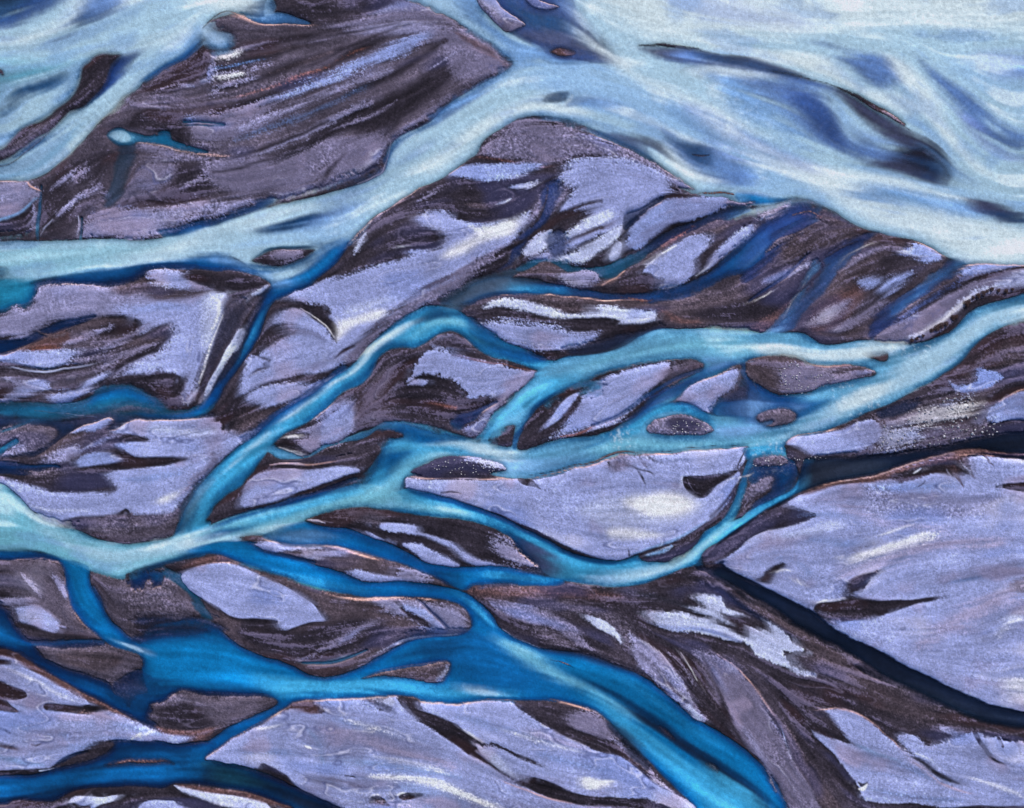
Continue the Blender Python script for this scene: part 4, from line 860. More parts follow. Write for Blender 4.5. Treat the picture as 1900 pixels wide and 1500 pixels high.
f u s1 g1 | 800,130,1 830,112,1.5 850,98,1
f k s2 g2 | 430,295,2 490,280,6 550,255,5 610,226,3
f k s2 g2 | 560,130,2 620,104,5 700,70,5 760,48,2
f n s2 g2 | 560,84,2 620,70,4 680,60,2
f k s2 g2 | 590,74,2 640,64,4 700,56,3 740,46,1
f b s2 g2 | 480,104,2 540,92,6 600,84,3
f b s2 g2 | 500,138,2 560,120,6 620,98,3
f E s2 o.6 g2 | 395,128,1 440,122,3 490,112,2
f E s3 o.5 g4 | 440,262,3 520,234,8 600,200,6 680,162,3
f k s2 g3 | 660,250,2 690,238,5 720,222,4 760,196,2
f n s2 g4 | 720,262,2 760,236,5 800,206,4 840,182,2
f q s3 g3 o.7 | 850,60,4 900,92,12 940,120,6
f i s1.2 | 723,258,1 721,282,1.5 712,306,1 700,324,1.2 660,340,1
f n s1.5 g2 | 290,172,1 330,160,4 360,165,2
f k s1.5 g2 | 262,214,2 275,228,5 272,245,4
f k s1.5 g2 | 282,212,2 290,235,6 292,255,5
s T s2 o.8 | 79,345,2 76,380,4 71,415,6 71,445,4
f i s1 | 100,408,1 88,422,1.5 76,440,1
f u s1.5 g2 | 62,375,2 66,400,3 64,425,2
s T s2 o.6 | 152,405,2 150,425,4 148,445,4
f i s1 | 148,402,1 147,418,1.5 142,436,1
f u s2 g4 | 100,350,3 130,330,8 160,315,5
f u s2 g4 | 110,400,3 150,370,8 180,350,4
f k s3 g2 | 230,380,4 260,370,8 300,375,8 350,372,5
f n s2 g3 | 340,350,3 370,335,7 395,330,3
f k s2 g2 | 400,318,2 450,312,5 500,300,4
# centre bars
f r s1 g1 o.9 | 775,352,1 740,374,1.5 700,404,1.2 665,436,1.5 640,460,1
f k s1.5 g1 | 700,398,1 690,420,3 670,440,2
f n s2 g3 | 770,375,3 800,362,8 812,350,3
f b s2 g2 | 860,380,3 900,385,8 950,375,4
f p s1 | 928,378,1.5 938,374,3 946,369,1
f k s2 g2 | 1016,352,3 1010,380,5 1000,405,5 985,425,4
f k s2 g2 | 1052,372,2 1040,384,4 1032,398,3
f k s2 g3 o.8 | 1060,400,2 1090,394,5 1118,384,3
f n s2 g3 | 1340,372,3 1370,378,6 1400,374,3
f o s1.5 g2 | 1290,360,2 1330,358,4 1362,362,3
f o s1.5 g2 | 1290,420,2 1262,440,3 1230,456,2
f q s2 g3 | 1225,575,3 1260,592,8 1290,596,4
f o s1 g1 | 1150,552,2 1200,558,3 1215,556,2
f p s1 o.8 | 1180,600,1 1195,593,2 1210,590,1
f k s2 g2 | 1320,470,2 1310,490,6 1295,512,3
f p s1 | 1290,512,1 1310,498,1.5 1325,484,1
f p s1 | 1400,560,1 1420,548,1.5 1430,540,1
f k s2 g2 | 1440,560,3 1480,540,6 1510,512,4
f m s3 g3 | 1420,470,4 1450,450,12 1490,430,6
f k s2 g3 | 1400,520,3 1440,500,7 1500,470,5 1560,440,3
f o s1.5 g2 | 1470,400,3 1500,395,4 1520,404,2
f n s2 g4 | 1640,455,3 1600,475,5 1570,500,3
f k s2 g2 | 1580,590,3 1620,560,5 1660,530,4
f k s2 g2 | 1600,470,2 1650,450,4 1690,448,3
f m s2 g4 | 1660,600,3 1690,570,8 1720,552,4
f F s3 o.6 g3 | 1660,600,3 1700,570,8 1750,540,6 1800,510,2
f r s1 | 1700,451,1 1720,460,1.5 1745,474,1.5 1760,477,1
f r s1 | 1788,493,1 1830,490,1.5 1900,489,1.5
# left bars
f k s2 f2 g1 | 205,590,3 235,592,5 262,600,5 240,606,4
f k s2 g2 | 240,628,2 270,622,5 300,608,4 318,600,2
f u s2 g3 | 120,640,3 170,622,8 210,610,4
f b s2 g3 | 60,610,3 90,622,8 120,618,4
f o s2 g2 | 60,648,3 90,642,5 112,646,3
f n s2 g4 | 180,690,3 230,660,8 290,636,5
f v s2 g3 o.8 | 250,575,5 300,570,14 350,575,8
f p s1.5 g1 | 395,548,2 410,560,5 405,585,4 396,610,2
f k s2 g2 | 480,662,2 500,668,5 492,676,3
f k s2 g2 | 465,700,1 478,688,3 500,680,2
f p s1 o.8 | 555,570,1 580,582,1.5 605,602,1.5 622,625,1.5
f p s1 o.9 | 632,600,1 634,612,2 630,628,1
f k s2 g4 o.8 | 700,600,3 740,570,6 780,545,7 830,515,5
f k s2 g4 o.7 | 640,655,3 680,625,8 720,598,6
f u s2 g3 | 5,700,3 40,712,6 90,735,3
f k s2 g2 | 20,690,2 60,698,5 110,706,3
f i s1 | 60,762,1 120,768,1.5 180,772,1
f n s2 g3 | 160,830,3 200,815,8 230,806,3
f m s3 g4 | 30,870,4 80,880,8 140,868,4
f i s2 g2 o.8 | 60,940,2 110,950,5 180,948,3
f E s3 o.4 g4 | 230,890,5 290,888,12 340,880,5
f n s2 g6 | 330,925,4 350,905,8 375,880,6 400,860,3
# lower bars
f E s3 o.45 g4 | 620,1330,4 680,1345,12 740,1370,6
f p s2 g3 o.6 | 640,1330,2 700,1348,5 760,1372,2
f p s2 g3 o.5 | 700,1400,2 760,1412,5 830,1432,2
f p s2 g2 o.7 | 470,1350,2 500,1348,6 520,1345,2
f E s3 o.45 g4 | 430,1400,4 500,1395,10 560,1400,4
f p s1.5 g2 | 680,1352,1 690,1348,5 700,1350,3 690,1356,3
f n s2 g3 o.7 | 600,1440,3 640,1450,8 680,1460,3
f p s2 g2 o.6 | 930,1350,2 1000,1376,6 1080,1398,3
f E s3 o.4 g4 | 1000,1400,4 1060,1416,12 1130,1430,5
f E s3 o.4 g4 | 850,1330,4 900,1340,10 950,1356,4
f p s2 g2 o.5 | 20,1240,2 80,1270,6 140,1300,3
f E s3 o.5 g3 | 90,1375,4 140,1385,8 180,1378,3
f p s1.5 g2 o.7 | 240,1374,1 262,1362,3 285,1356,2
f E s3 o.4 g4 | 220,1345,3 270,1355,6 300,1360,3
f k s1.5 | 8,1270,2 30,1280,5 50,1290,3
f k s2 f1 | 0,1345,2 12,1350,4 20,1356,2
f E s3 o.45 g4 | 1600,1400,4 1680,1420,12 1760,1450,5
f p s2 g2 o.5 | 1800,1440,3 1860,1460,6 1905,1480,3
f E s3 o.4 g4 | 1600,1460,4 1680,1475,10 1780,1480,4
f k s2 g2 | 1500,1345,3 1520,1358,6 1560,1372,3
f u s2 g3 | 1440,1470,3 1420,1420,8 1400,1380,5 1370,1340,3
f k s2 g2 | 1240,1230,2 1270,1262,5 1290,1300,4
f n s1.5 g2 | 1225,1200,1 1260,1230,4 1290,1270,3
f p s1 | 1262,1210,1 1280,1240,1.5 1290,1262,1
f k s2 g2 | 1190,1215,2 1230,1262,4 1270,1300,3
f n s2 g3 | 990,1140,3 1030,1150,8 1060,1165,4
f m s2 g3 | 1000,1190,3 1050,1200,6 1090,1215,3
f q s3 g2 o.8 | 870,1092,3 940,1098,8 1010,1092,5
f M s2 o.8 | 890,1088,3 920,1082,7 960,1084,3
f X s3 o.6 g3 | 1100,1090,4 1180,1100,10 1260,1120,6 1330,1160,3
f m s3 g4 o.8 | 1380,1100,3 1420,1125,8 1470,1155,4
# right bar
g p s6 o.6 g5 | 1575,1040 1620,1022 1680,1002 1730,992 1720,1002 1660,1020 1600,1040
f i s4 o.6 g4 | 1440,1000,5 1500,985,14 1560,975,8
f E s4 o.45 g4 | 1500,1000,4 1560,1008,10 1620,1002,4
f E s4 o.4 g4 | 1620,900,4 1700,905,12 1780,900,6
f E s4 o.4 g4 | 1430,1030,4 1470,1040,10 1500,1060,4
f E s3 o.5 g2 | 1640,1042,1 1665,1036,3 1700,1030,1
f E s3 o.5 g2 | 1770,1090,1 1800,1075,3 1840,1072,3 1880,1060,1
f n s5 o.4 g5 | 1680,1150,6 1750,1170,20 1820,1180,8
f p s3 o.5 g5 | 1850,1180,3 1880,1150,8 1905,1135,4
f n s4 o.45 g5 | 1560,940,6 1640,945,18 1740,955,12 1850,950,6
f k s1 | 1700,905,1 1712,900,3 1718,892,1
f k s1.5 f1 | 1660,884,3 1690,884,6 1720,884,4
f p s1 | 1694,880,1 1702,876,3 1710,870,1
f i s1.2 | 1757,872,1.5 1766,884,3 1774,896,1.5
f i s1.2 | 1784,860,1.5 1796,872,3 1803,884,1.5
f p s1.5 | 1400,878,1 1386,884,3 1350,888,2
"""
def parse(text):
    out = []
    for ln in text.strip().splitlines():
        ln = ln.split('#')[0].strip()
        if not ln: continue
        hd, pts = ln.split('|')
        h = hd.split()
        o = dict(k=h[0], c=h[1], op=1., soft=2.5, grit=0., warp=None, fr=0.)
        for t in h[2:]:
            if t[0] == 'o': o['op'] = float(t[1:])
            if t[0] == 's': o['soft'] = float(t[1:])
            if t[0] == 'g': o['grit'] = float(t[1:])
            if t[0] == 'w': o['warp'] = float(t[1:])
            if t[0] == 'f': o['fr'] = float(t[1:])
        o['p'] = [tuple(float(v) for v in q.split(',')) for q in pts.split()]
        out.append(o)
    return out
SH = parse(DATA)
# flow directions of the plain: tangents of every traced outline, spread by blurring a structure tensor
cs = 8; gx, gy = 1900//cs+1, 1500//cs+1
T = np.zeros((3, gy, gx), np.float32)
T[0] += .02; T[1] += -.01
for o in SH:
    closed = o['k'] in 'gw'; p = crom([q[:2] for q in o['p']], closed)
    n = len(p)
    for i in range(n if closed else n-1):
        a = p[i]; b = p[(i+1) % n]; e = b-a; L = math.hypot(*e)
        if L < 1: continue
        u = e/L
        for s in np.linspace(0, 1, max(2, int(L/cs)+1)):
            m = a+e*s; ix, iy = int(m[0]/cs), int(m[1]/cs)
            if 0 <= ix < gx and 0 <= iy < gy:
                T[:, iy, ix] += (u[0]*u[0]*1.3, u[0]*u[1], u[1]*u[1])
def cblur(a, s):
    fx = np.fft.rfftfreq(a.shape[1])[None, :]; fy = np.fft.fftfreq(a.shape[0])[:, None]
    return np.fft.irfft2(np.fft.rfft2(a)*np.exp(-2*(np.pi*s)**2*(fx*fx+fy*fy)), s=a.shape)
T = [cblur(t, 2.6)+.15*cblur(t, 8) for t in T]
ang = .5*np.arctan2(2*T[1], T[0]-T[2])
c2, s2 = np.cos(2*ang), np.sin(2*ang)
A2 = np.arctan2(bil(s2, XX/cs, YY/cs), bil(c2, XX/cs, YY/cs))*.5
def lic(n, length, rot=0., step=1.0):
    DX = np.cos(A2+rot).astype(np.float32); DY = np.sin(A2+rot).astype(np.float32)
    acc = n.copy(); cnt = 1
    for sg in (1, -1):
        x = XX/STEP; y = YY/STEP; px, py = DX*sg, DY*sg
        for i in range(int(length/STEP/step)):
            x = x+px*step; y = y+py*step
            ix = np.clip(x+.5, 0, NX-1).astype(np.int32); iy = np.clip(y+.5, 0, NY-1).astype(np.int32)
            dx = DX[iy, ix]; dy = DY[iy, ix]; f = np.where(dx*px+dy*py < 0, -1, 1)
            px = dx*f; py = dy*f
            acc += n[iy, ix]; cnt += 1
    acc -= acc.mean()
    return acc/acc.std()
LF = lic(rng.standard_normal((NY, NX)).astype(np.float32), 14)              # fine streaks
LM = lic(noise(2.6), 45, step=1.5)                                          # medium streaks
LC = lic(noise(9), 110, step=3)                                             # broad bands
CR = lic(noise(1.0), 9, rot=math.pi*.42)                                   # combs across the flow
n4c = noise(5, 3, .7)
GR = noise(1.0)                                                              # grains
WN = rng.standard_normal((NY, NX)).astype(np.float32)
GF = .5*LM+.35*LF+.35*GR+.55*WN; GF /= GF.std()
G = np.zeros((NY, NX, 3), np.float32); G[:] = lin(PAL['j'])
W = np.zeros((NY, NX, 3), np.float32); W[:] = lin(PAL['K'])
OP = np.zeros((NY, NX), np.float32)
HB = np.zeros((NY, NX), np.float32)
for o in SH:
    k = o['k']; closed = k in 'gw'; water = k in 'ws'
    p = crom(o['p'], closed, 3)
    soft = o['soft']; wp = 1.9
    wmax = 0 if closed else p[:, 2].max()/2
    pad = soft+wp*2.5+3*(o['grit']+o['fr'])+4+wmax
    x0, x1 = p[:, 0].min()-pad, p[:, 0].max()+pad; y0, y1 = p[:, 1].min()-pad, p[:, 1].max()+pad
    i0, i1 = max(0, int(x0/STEP)), min(NX, int(x1/STEP)+2); j0, j1 = max(0, int(y0/STEP)), min(NY, int(y1/STEP)+2)
    if i1 <= i0 or j1 <= j0: continue
    cst = 3.2 if (i1-i0)*(j1-j0) > 4000 else 1.6
    m_ = wp*4
    cx = np.arange(i0*STEP-m_, i1*STEP+m_+cst*2, cst); cy = np.arange(j0*STEP-m_, j1*STEP+m_+cst*2, cst)
    sx, sy = np.meshgrid(cx.astype(np.float32), cy.astype(np.float32))
    sd = sdf(p, closed, sx, sy)
    sl_ = (slice(j0, j1), slice(i0, i1))
    ux = (XX[sl_]+WX[sl_]*wp-cx[0])/cst; uy = (YY[sl_]+WY[sl_]*wp-cy[0])/cst
    d = bil(sd, ux, uy)
    d0 = d
    if o['grit']: d = d+o['grit']*GF[sl_]*.8; soft = soft+.45*o['grit']
    if o['fr']: d = d+o['fr']*(.45*CR+.5*n4c+.3*GR)[sl_]
    if water and soft >= 4: d = d+soft*(.35*LM[sl_]+.45*LC[sl_]+.2*n4c[sl_]); soft = soft*1.5
    m = sstep(-soft, soft, d)*o['op']
    col = lin(PAL[o['c']])
    if water:
        a0 = OP[sl_]; a1 = m+a0*(1-m)
        wgt = np.where(a1 > 1e-4, m/np.maximum(a1, 1e-4), 0)[..., None]
        W[sl_] = W[sl_]*(1-wgt)+col*wgt; OP[sl_] = a1
    else:
        m3 = m[..., None]
        G[sl_] = G[sl_]*(1-m3)+col*m3; OP[sl_] *= (1-sstep(-o['soft'], o['soft'], d0+.3*(d-d0))*o['op'])
# ---------------------------------------------------------------- natural variation of the materials
def drag(a, length, step=1.0):           # sediment dragged out along the current
    DX = np.cos(A2).astype(np.float32); DY = np.sin(A2).astype(np.float32)
    acc = a.copy(); cnt = 1
    for sg in (1, -1):
        x = XX/STEP; y = YY/STEP; px, py = DX*sg, DY*sg
        for i in range(int(length/STEP/step)):
            x = x+px*step; y = y+py*step
            ix = np.clip(x+.5, 0, NX-1).astype(np.int32); iy = np.clip(y+.5, 0, NY-1).astype(np.int32)
            dx = DX[iy, ix]; dy = DY[iy, ix]; f = np.where(dx*px+dy*py < 0, -1, 1)
            px = dx*f; py = dy*f
            acc += a[iy, ix]; cnt += 1
    return acc/cnt
nm = noise(26, 4, .65)
mk = (.72*sstep(-.7, .9, nm))[..., None]; G = G*(1-mk)+drag(G, 16)*mk
mk = (.7*sstep(.5, 1.5, -nm))[..., None]; G = G*(1-mk)+drag(G, 34, 1.5)*mk
W = .35*W+.65*drag(W, 30, 1.5)
LV = np.array([.3, .5, .2], np.float32)
lum = G @ LV
dark = 1-sstep(.06, .17, lum)
n1 = noise(60, 3); n2 = noise(40, 3); n3 = noise(30, 4); n4 = noise(22, 4, .6)
WG = .7*WN+.7*GR
stony = sstep(-.1, 1.5, noise(45, 3)+.5*LC)*(sstep(.05, .10, lum)*(1-sstep(.24, .38, lum))*.8+.2)
var = np.exp(dark*(.13*LM+.05*LF+.26*LC+.15*WG+.10*n4)+(1-dark)*(.02*LM+.02*LF+.085*LC+.075*n4+.075*WG)+stony*(.17*GR+.12*WN))
G = G*var[..., None]
def tint(G, c, a, msk):
    a = (a*msk)[..., None]; return G*(1-a)+lin(c)*a
G = tint(G, (58, 62, 106), .5, sstep(.5, 1.8, LC+.5*n1)*dark)                    # bluish silt veneer
G = tint(G, (84, 58, 64), .28, sstep(.7, 2., -LC+.6*n2)*dark)                    # iron-stained gravel
G = tint(G, (116, 108, 144), .40, sstep(.6, 1.6, LM*.7+.5*n2+.25*LF+.3*WG)*dark)
G = tint(G, (190, 188, 216), .5, sstep(.8, 2.4, LC*.5+n1*.7+.4*n3)*(1-dark))     # dry pale crust
G = tint(G, (106, 128, 196), .55, sstep(.5, 2.2, LC*.6+n2*.7)*(1-dark))          # damp blue-grey silt
G = tint(G, (160, 146, 180), .5, sstep(.6, 2.2, n3*.8-LC*.5)*(1-dark))           # pinkish sand
G = tint(G, (104, 98, 130), .35, sstep(1.0, 2.4, -n1*.6-LC*.6+.4*LM)*(1-dark))   # damp gravelly strips
R1 = lic(noise(7), 60, step=2.5); R2 = lic(noise(4), 36, rot=.35, step=2)
rill = np.exp(-(R1/.07)**2)*sstep(-.2, 1, n2)+.8*np.exp(-(R2/.06)**2)*sstep(.2, 1.3, n3)
rill = np.clip(blur(rill, .9), 0, 1)
G = tint(G, (88, 96, 150), .7, rill*(1-dark))
G = tint(G, (40, 38, 54), .5, rill*dark)
crest = np.clip(blur(np.exp(-((R1-.22)/.06)**2)*sstep(-.2, 1, n2), .8), 0, 1)
G = tint(G, (204, 204, 226), .5, crest*(1-dark)); G = tint(G, (126, 118, 150), .4, crest*dark)
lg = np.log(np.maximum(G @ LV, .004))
G = G*np.exp(np.clip(.42*(lg-blur(lg, 5))+.14*(lg-blur(lg, 24)), -.6, .40))[..., None]       # local contrast raised: lighter rims, darker foots
wetm = sstep(.06, .5, blur(OP, 2.2))*(1-sstep(.3, .8, OP))
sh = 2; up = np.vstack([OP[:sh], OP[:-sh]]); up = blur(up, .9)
sunlit_rim = sstep(.25, .6, up)*(1-sstep(.1, .35, OP))*sstep(-.9, .8, n2)*sstep(.05, .25, blur(G @ LV, 4))
G = G*(1-.5*(wetm*(1-sunlit_rim))[..., None]); G = tint(G, (206, 176, 176), .75, sunlit_rim)                                                    # wet margin of the banks; sunlit edge painted on sun-facing banks
NW = noise(2.2)
milk = sstep(.28, .5, W @ LV)
W = tint(W, (116, 158, 214), .45, milk*sstep(.5, 2.0, -LC*.7-n3*.6+.3*LM)); W = tint(W, (222, 234, 240), .5, milk*sstep(.5, 1.9, LC*.7+n3*.5+.3*LM))
W = W*np.exp(.035*LM+.012*LF+.05*LC+(1-milk)*(.12*LC+.10*n3+.05*LM)+.03*NW+.055*WG)[..., None]
lw = np.log(np.maximum(W @ LV, .004)); W = W*np.exp(np.clip(.35*(lw-blur(lw, 6)), -.4, .4))[..., None]
near = sstep(.04, .55, blur(1-OP, 9))*sstep(.3, .9, OP)
bl = 1-sstep(.25, .45, W @ LV)
near = np.clip(near*(.55+.45*bl)+.65*bl*sstep(.10, .55, blur(1-OP, 20)), 0, 1)
W = W*(1-near[..., None]*np.array([.72, .50, .34], np.float32))                  # clearer slack water along the margins
OP = OP*(1-.40*sstep(.02, .5, blur(1-OP, 6))*sstep(.3, .9, OP))
# ---------------------------------------------------------------- height of the plain (metres)
land = 1-OP
lum = G @ np.array([.3, .5, .2], np.float32)
wet = OP > .03
hl = .16+.5*sstep(.55, 1., blur((~wet).astype(np.float32), 6))+.26*blur(sstep(.05, .3, lum), 1.6)+.05*LM+.025*LF+.10*LC*dark+.03*stony*GR-.10*rill+.05*crest
hw = -.15-.8*OP+.04*LM
H = np.where(wet, hw, np.maximum(hl, .12)).astype(np.float32)
H = .45*H+.55*blur(H, 1.0)
H = np.where(wet, np.minimum(H, -.06), H)
# ripples on the water: short crests across the current
def bump_at(spots):
    t = np.zeros((NY, NX), np.float32)
    for x, y, r, a in spots: t = np.maximum(t, a*np.exp(-((XX-x)**2+(YY-y)**2)/r**2))
    return t
rough = .45+bump_at([(1610, 755, 36, 1.9), (1570, 735, 30, 1.6), (1700, 640, 42, 1.3), (1650, 655, 30, .7), (1430, 850, 38, 1.7), (1150, 815, 36, 1.2), (1300, 818, 30, .5), (830, 830, 40, .3),
    (1380, 215, 60, .7), (1180, 90, 70, .6), (1440, 245, 60, .5), (1800, 30, 130, .7), (1700, 60, 120, .5), (1780, 425, 70, .8), (1000, 165, 70, .5), (850, 240, 60, .5), (700, 360, 60, .5),
    (620, 420, 70, .4), (250, 470, 80, .4), (180, 240, 70, .5), (500, 960, 60, .5), (620, 930, 40, .4), (60, 460, 80, .3), (250, 130, 90, .3)])
RP = lic(noise(1.9), 7, rot=math.pi*.5)
WZ = (rough*OP*(.042*RP+.016*GR+.02*NW)).astype(np.float32)
WZ = np.clip(WZ, -.05, .2)
foam = sstep(.9, 2.0, .45*RP+.75*GR+.4*WN+.5*np.clip(rough-1, 0, 1))*sstep(.75, 1.4, rough)*sstep(.5, .9, OP)
foam = .5*foam+.5*blur(foam, 1.6)
W = W*(1-.5*foam[..., None])+lin((216, 228, 240))*.5*foam[..., None]
# ---------------------------------------------------------------- meshes
M = 120                                     # the plain carries on past the frame
def pad(a):
    pw = [(M, M), (M, M)]+[(0, 0)]*(a.ndim-2); return np.pad(a, pw, mode='reflect')
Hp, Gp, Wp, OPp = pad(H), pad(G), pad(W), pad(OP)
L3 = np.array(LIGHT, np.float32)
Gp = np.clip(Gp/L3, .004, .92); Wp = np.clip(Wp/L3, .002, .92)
hy, hx = Hp.shape
px = (np.arange(hx)-M)*STEP; py = (np.arange(hy)-M)*STEP
PX, PY = np.meshgrid(px, py)
def world(x, y): return (np.asarray(x)-950)*MPP, (750-np.asarray(y))*MPP
wx_, wy_ = world(PX, PY)
def grid_mesh(name, X, Y, Z, facemask, skirt=False):
    h, w__ = Z.shape
    idx = np.arange(h*w__, dtype=np.int32).reshape(h, w__)
    a, b, c, d = idx[:-1, :-1], idx[1:, :-1], idx[1:, 1:], idx[:-1, 1:]
    q = np.stack([a, b, c, d], -1).reshape(-1, 4)
    if facemask is not None: q = q[facemask.reshape(-1)]
    used = np.zeros(h*w__, bool); used[q.reshape(-1)] = True
    remap = np.cumsum(used)-1; q = remap[q].astype(np.int32)
    co = np.stack([X.reshape(-1), Y.reshape(-1), Z.reshape(-1)], -1)[used].astype(np.float32)
    if skirt:
        n0 = len(co); R = 2500
        cor = [0, (h-1)*w__, h*w__-1, w__-1]
        ext = np.array([(-R, R, 0), (-R, -R, 0), (R, -R, 0), (R, R, 0)], np.float32)
        co = np.vstack([co, ext]); q = np.vstack([q, [[n0, n0+1, cor[1], cor[0]], [n0+1, n0+2, cor[2], cor[1]], [n0+2, n0+3, cor[3], cor[2]], [n0+3, n0, cor[0], cor[3]]]]).astype(np.int32)
    me = bpy.data.meshes.new(name)
    me.vertices.add(len(co)); me.vertices.foreach_set('co', co.reshape(-1))
    me.loops.add(len(q)*4); me.loops.foreach_set('vertex_index', q.reshape(-1))
    me.polygons.add(len(q)); me.polygons.foreach_set('loop_start', np.arange(len(q), dtype=np.int32)*4)
    try: me.polygons.foreach_set('loop_total', np.full(len(q), 4, np.int32))
    except Exception: pass
    me.polygons.foreach_set('use_smooth', np.ones(len(q), bool))
    me.update()
    o = bpy.data.objects.new(name, me); S.collection.objects.link(o)
    return o, used
def attr(o, name, vals, used, extra=0, fill=(.03, .025, .035)):
    me = o.data
    if vals.ndim == 3:
        v = vals.reshape(-1, 3)[used]; v = np.vstack([v]+[np.array([fill], np.float32)]*extra)
        v = np.hstack([v, np.ones((len(v), 1), np.float32)]).astype(np.float32)
        a = me.attributes.new(name, 'FLOAT_COLOR', 'POINT'); a.data.foreach_set('color', v.reshape(-1))
    else:
        v = vals.reshape(-1)[used]; v = np.concatenate([v, np.zeros(extra)]).astype(np.float32)
        a = me.attributes.new(name, 'FLOAT', 'POINT'); a.data.foreach_set('value', v)
def newmat(name):
    m = bpy.data.materials.new(name); m.use_nodes = True; return m, m.node_tree, m.node_tree.nodes['Principled BSDF']
def N(nt, t, **kw):
    n = nt.nodes.new(t)
    for k, v in kw.items():
        if hasattr(n, k) and not k.startswith('i_'): setattr(n, k, v)
    return n
def gnoise(nt, scale, detail=2, rough=.6, vec=None):
    n = nt.nodes.new('ShaderNodeTexNoise'); n.inputs['Scale'].default_value = scale; n.inputs['Detail'].default_value = detail; n.inputs['Roughness'].default_value = rough
    nt.links.new(vec, n.inputs['Vector']); return n.outputs['Fac']
def mrange(nt, v, a, b, c, d):
    n = nt.nodes.new('ShaderNodeMapRange'); nt.links.new(v, n.inputs['Value'])
    for k, q in zip(('From Min', 'From Max', 'To Min', 'To Max'), (a, b, c, d)): n.inputs[k].default_value = q
    return n.outputs['Result']
def mul(nt, col, fac):
    n = nt.nodes.new('ShaderNodeVectorMath'); n.operation = 'SCALE'
    nt.links.new(col, n.inputs[0]); nt.links.new(fac, n.inputs['Scale']); return n.outputs[0]
# gravel and sand
gm, nt, bs = newmat('gravel_and_sand')
at = nt.nodes.new('ShaderNodeAttribute'); at.attribute_name = 'soil'
geo = nt.nodes.new('ShaderNodeNewGeometry'); P = geo.outputs['Position']
f1 = gnoise(nt, 2.6, 3, .75, P); f2 = gnoise(nt, .5, 4, .65, P)
c1 = mul(nt, at.outputs['Color'], mrange(nt, f1, .36, .64, .72, 1.28))
c1 = mul(nt, c1, mrange(nt, f2, .3, .7, .88, 1.12))
nt.links.new(c1, bs.inputs['Base Color']); bs.inputs['Roughness'].default_value = .95; bs.inputs['Specular IOR Level'].default_value = .1
bp = nt.nodes.new('ShaderNodeBump'); bp.inputs['Strength'].default_value = .55; bp.inputs['Distance'].default_value = .25
nt.links.new(f1, bp.inputs['Height']); nt.links.new(bp.outputs[0], bs.inputs['Normal'])
# silty water
wm, nt, bs = newmat('silty_water')
at = nt.nodes.new('ShaderNodeAttribute'); at.attribute_name = 'silt'
ao = nt.nodes.new('ShaderNodeAttribute'); ao.attribute_name = 'depth'
geo = nt.nodes.new('ShaderNodeNewGeometry'); P = geo.outputs['Position']
f1 = gnoise(nt, 1.9, 2, .65, P); f2 = gnoise(nt, .28, 3, .6, P)
c1 = mul(nt, at.outputs['Color'], mrange(nt, f1, .36, .64, .90, 1.10))
nt.links.new(c1, bs.inputs['Base Color']); bs.inputs['Roughness'].default_value = .45; bs.inputs['IOR'].default_value = 1.33
bs.inputs['Specular IOR Level'].default_value = .3
bp = nt.nodes.new('ShaderNodeBump'); bp.inputs['Strength'].default_value = .45; bp.inputs['Distance'].default_value = .18
nt.links.new(f1, bp.inputs['Height']); nt.links.new(bp.outputs[0], bs.inputs['Normal'])
nt.links.new(ao.outputs['Fac'], bs.inputs['Alpha'])
go, used = grid_mesh('ground', wx_, wy_, Hp, None, True)
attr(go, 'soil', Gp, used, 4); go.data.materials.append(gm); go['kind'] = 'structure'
wf = OPp > .02
fm = wf[:-1, :-1] | wf[1:, :-1] | wf[1:, 1:] | wf[:-1, 1:]
wo, used = grid_mesh('water', wx_, wy_, pad(WZ), fm)
attr(wo, 'silt', Wp, used); attr(wo, 'depth', OPp, used); wo.data.materials.append(wm); wo['kind'] = 'structure'
# ---------------------------------------------------------------- stones and tussocks
def ground_z(x, y):
    return float(Hp[int(round(y/STEP))+M, int(round(x/STEP))+M])
rnd = random.Random(5)
def stone_mesh(i, sub):
    import bmesh
    bm = bmesh.new(); bmesh.ops.create_icosphere(bm, subdivisions=sub, radius=1)
    r = random.Random(i); k = [(r.uniform(-1, 1), r.uniform(-1, 1), r.uniform(-1, 1)) for _ in range(7)]
    for v in bm.verts:
        c = v.co.copy()
        for q in k:
            n = math.sqrt(sum(t*t for t in q)); d = sum(a*b for a, b in zip(c, q))/n
            if d > .62: v.co -= type(c)(q)/n*(d-.62)*.85
        v.co *= 1+.05*math.sin(7*c.x+3*c.y+i)+.04*math.sin(9*c.z-4*c.y)
        v.co.z *= .68; v.co.x *= 1.15
    me = bpy.data.meshes.new('stone'); bm.to_mesh(me); bm.free()
    for p in me.polygons: p.use_smooth = False
    return me
sm, nt, bs = newmat('pale_stone')
geo = nt.nodes.new('ShaderNodeNewGeometry'); inf = nt.nodes.new('ShaderNodeObjectInfo')
f = gnoise(nt, 5, 4, .7, geo.outputs['Position'])
rp = nt.nodes.new('ShaderNodeValToRGB'); rp.color_ramp.elements[0].color = (.26, .23, .30, 1); rp.color_ramp.elements[0].position = .3
rp.color_ramp.elements[1].color = (.80, .76, .82, 1); rp.color_ramp.elements[1].position = .62
nt.links.new(f, rp.inputs[0])
nt.links.new(mul(nt, rp.outputs[0], mrange(nt, inf.outputs['Random'], 0, 1, .45, 1.05)), bs.inputs['Base Color']); bs.inputs['Roughness'].default_value = .8
STONES = [stone_mesh(i, 2) for i in range(5)]
for m_ in STONES: m_.materials.append(sm)
def inpoly(x, y, p):
    c = False
    for i in range(len(p)):
        (ax, ay), (bx, by) = p[i], p[i-1]
        if (ay > y) != (by > y) and x < (bx-ax)*(y-ay)/(by-ay)+ax: c = not c
    return c
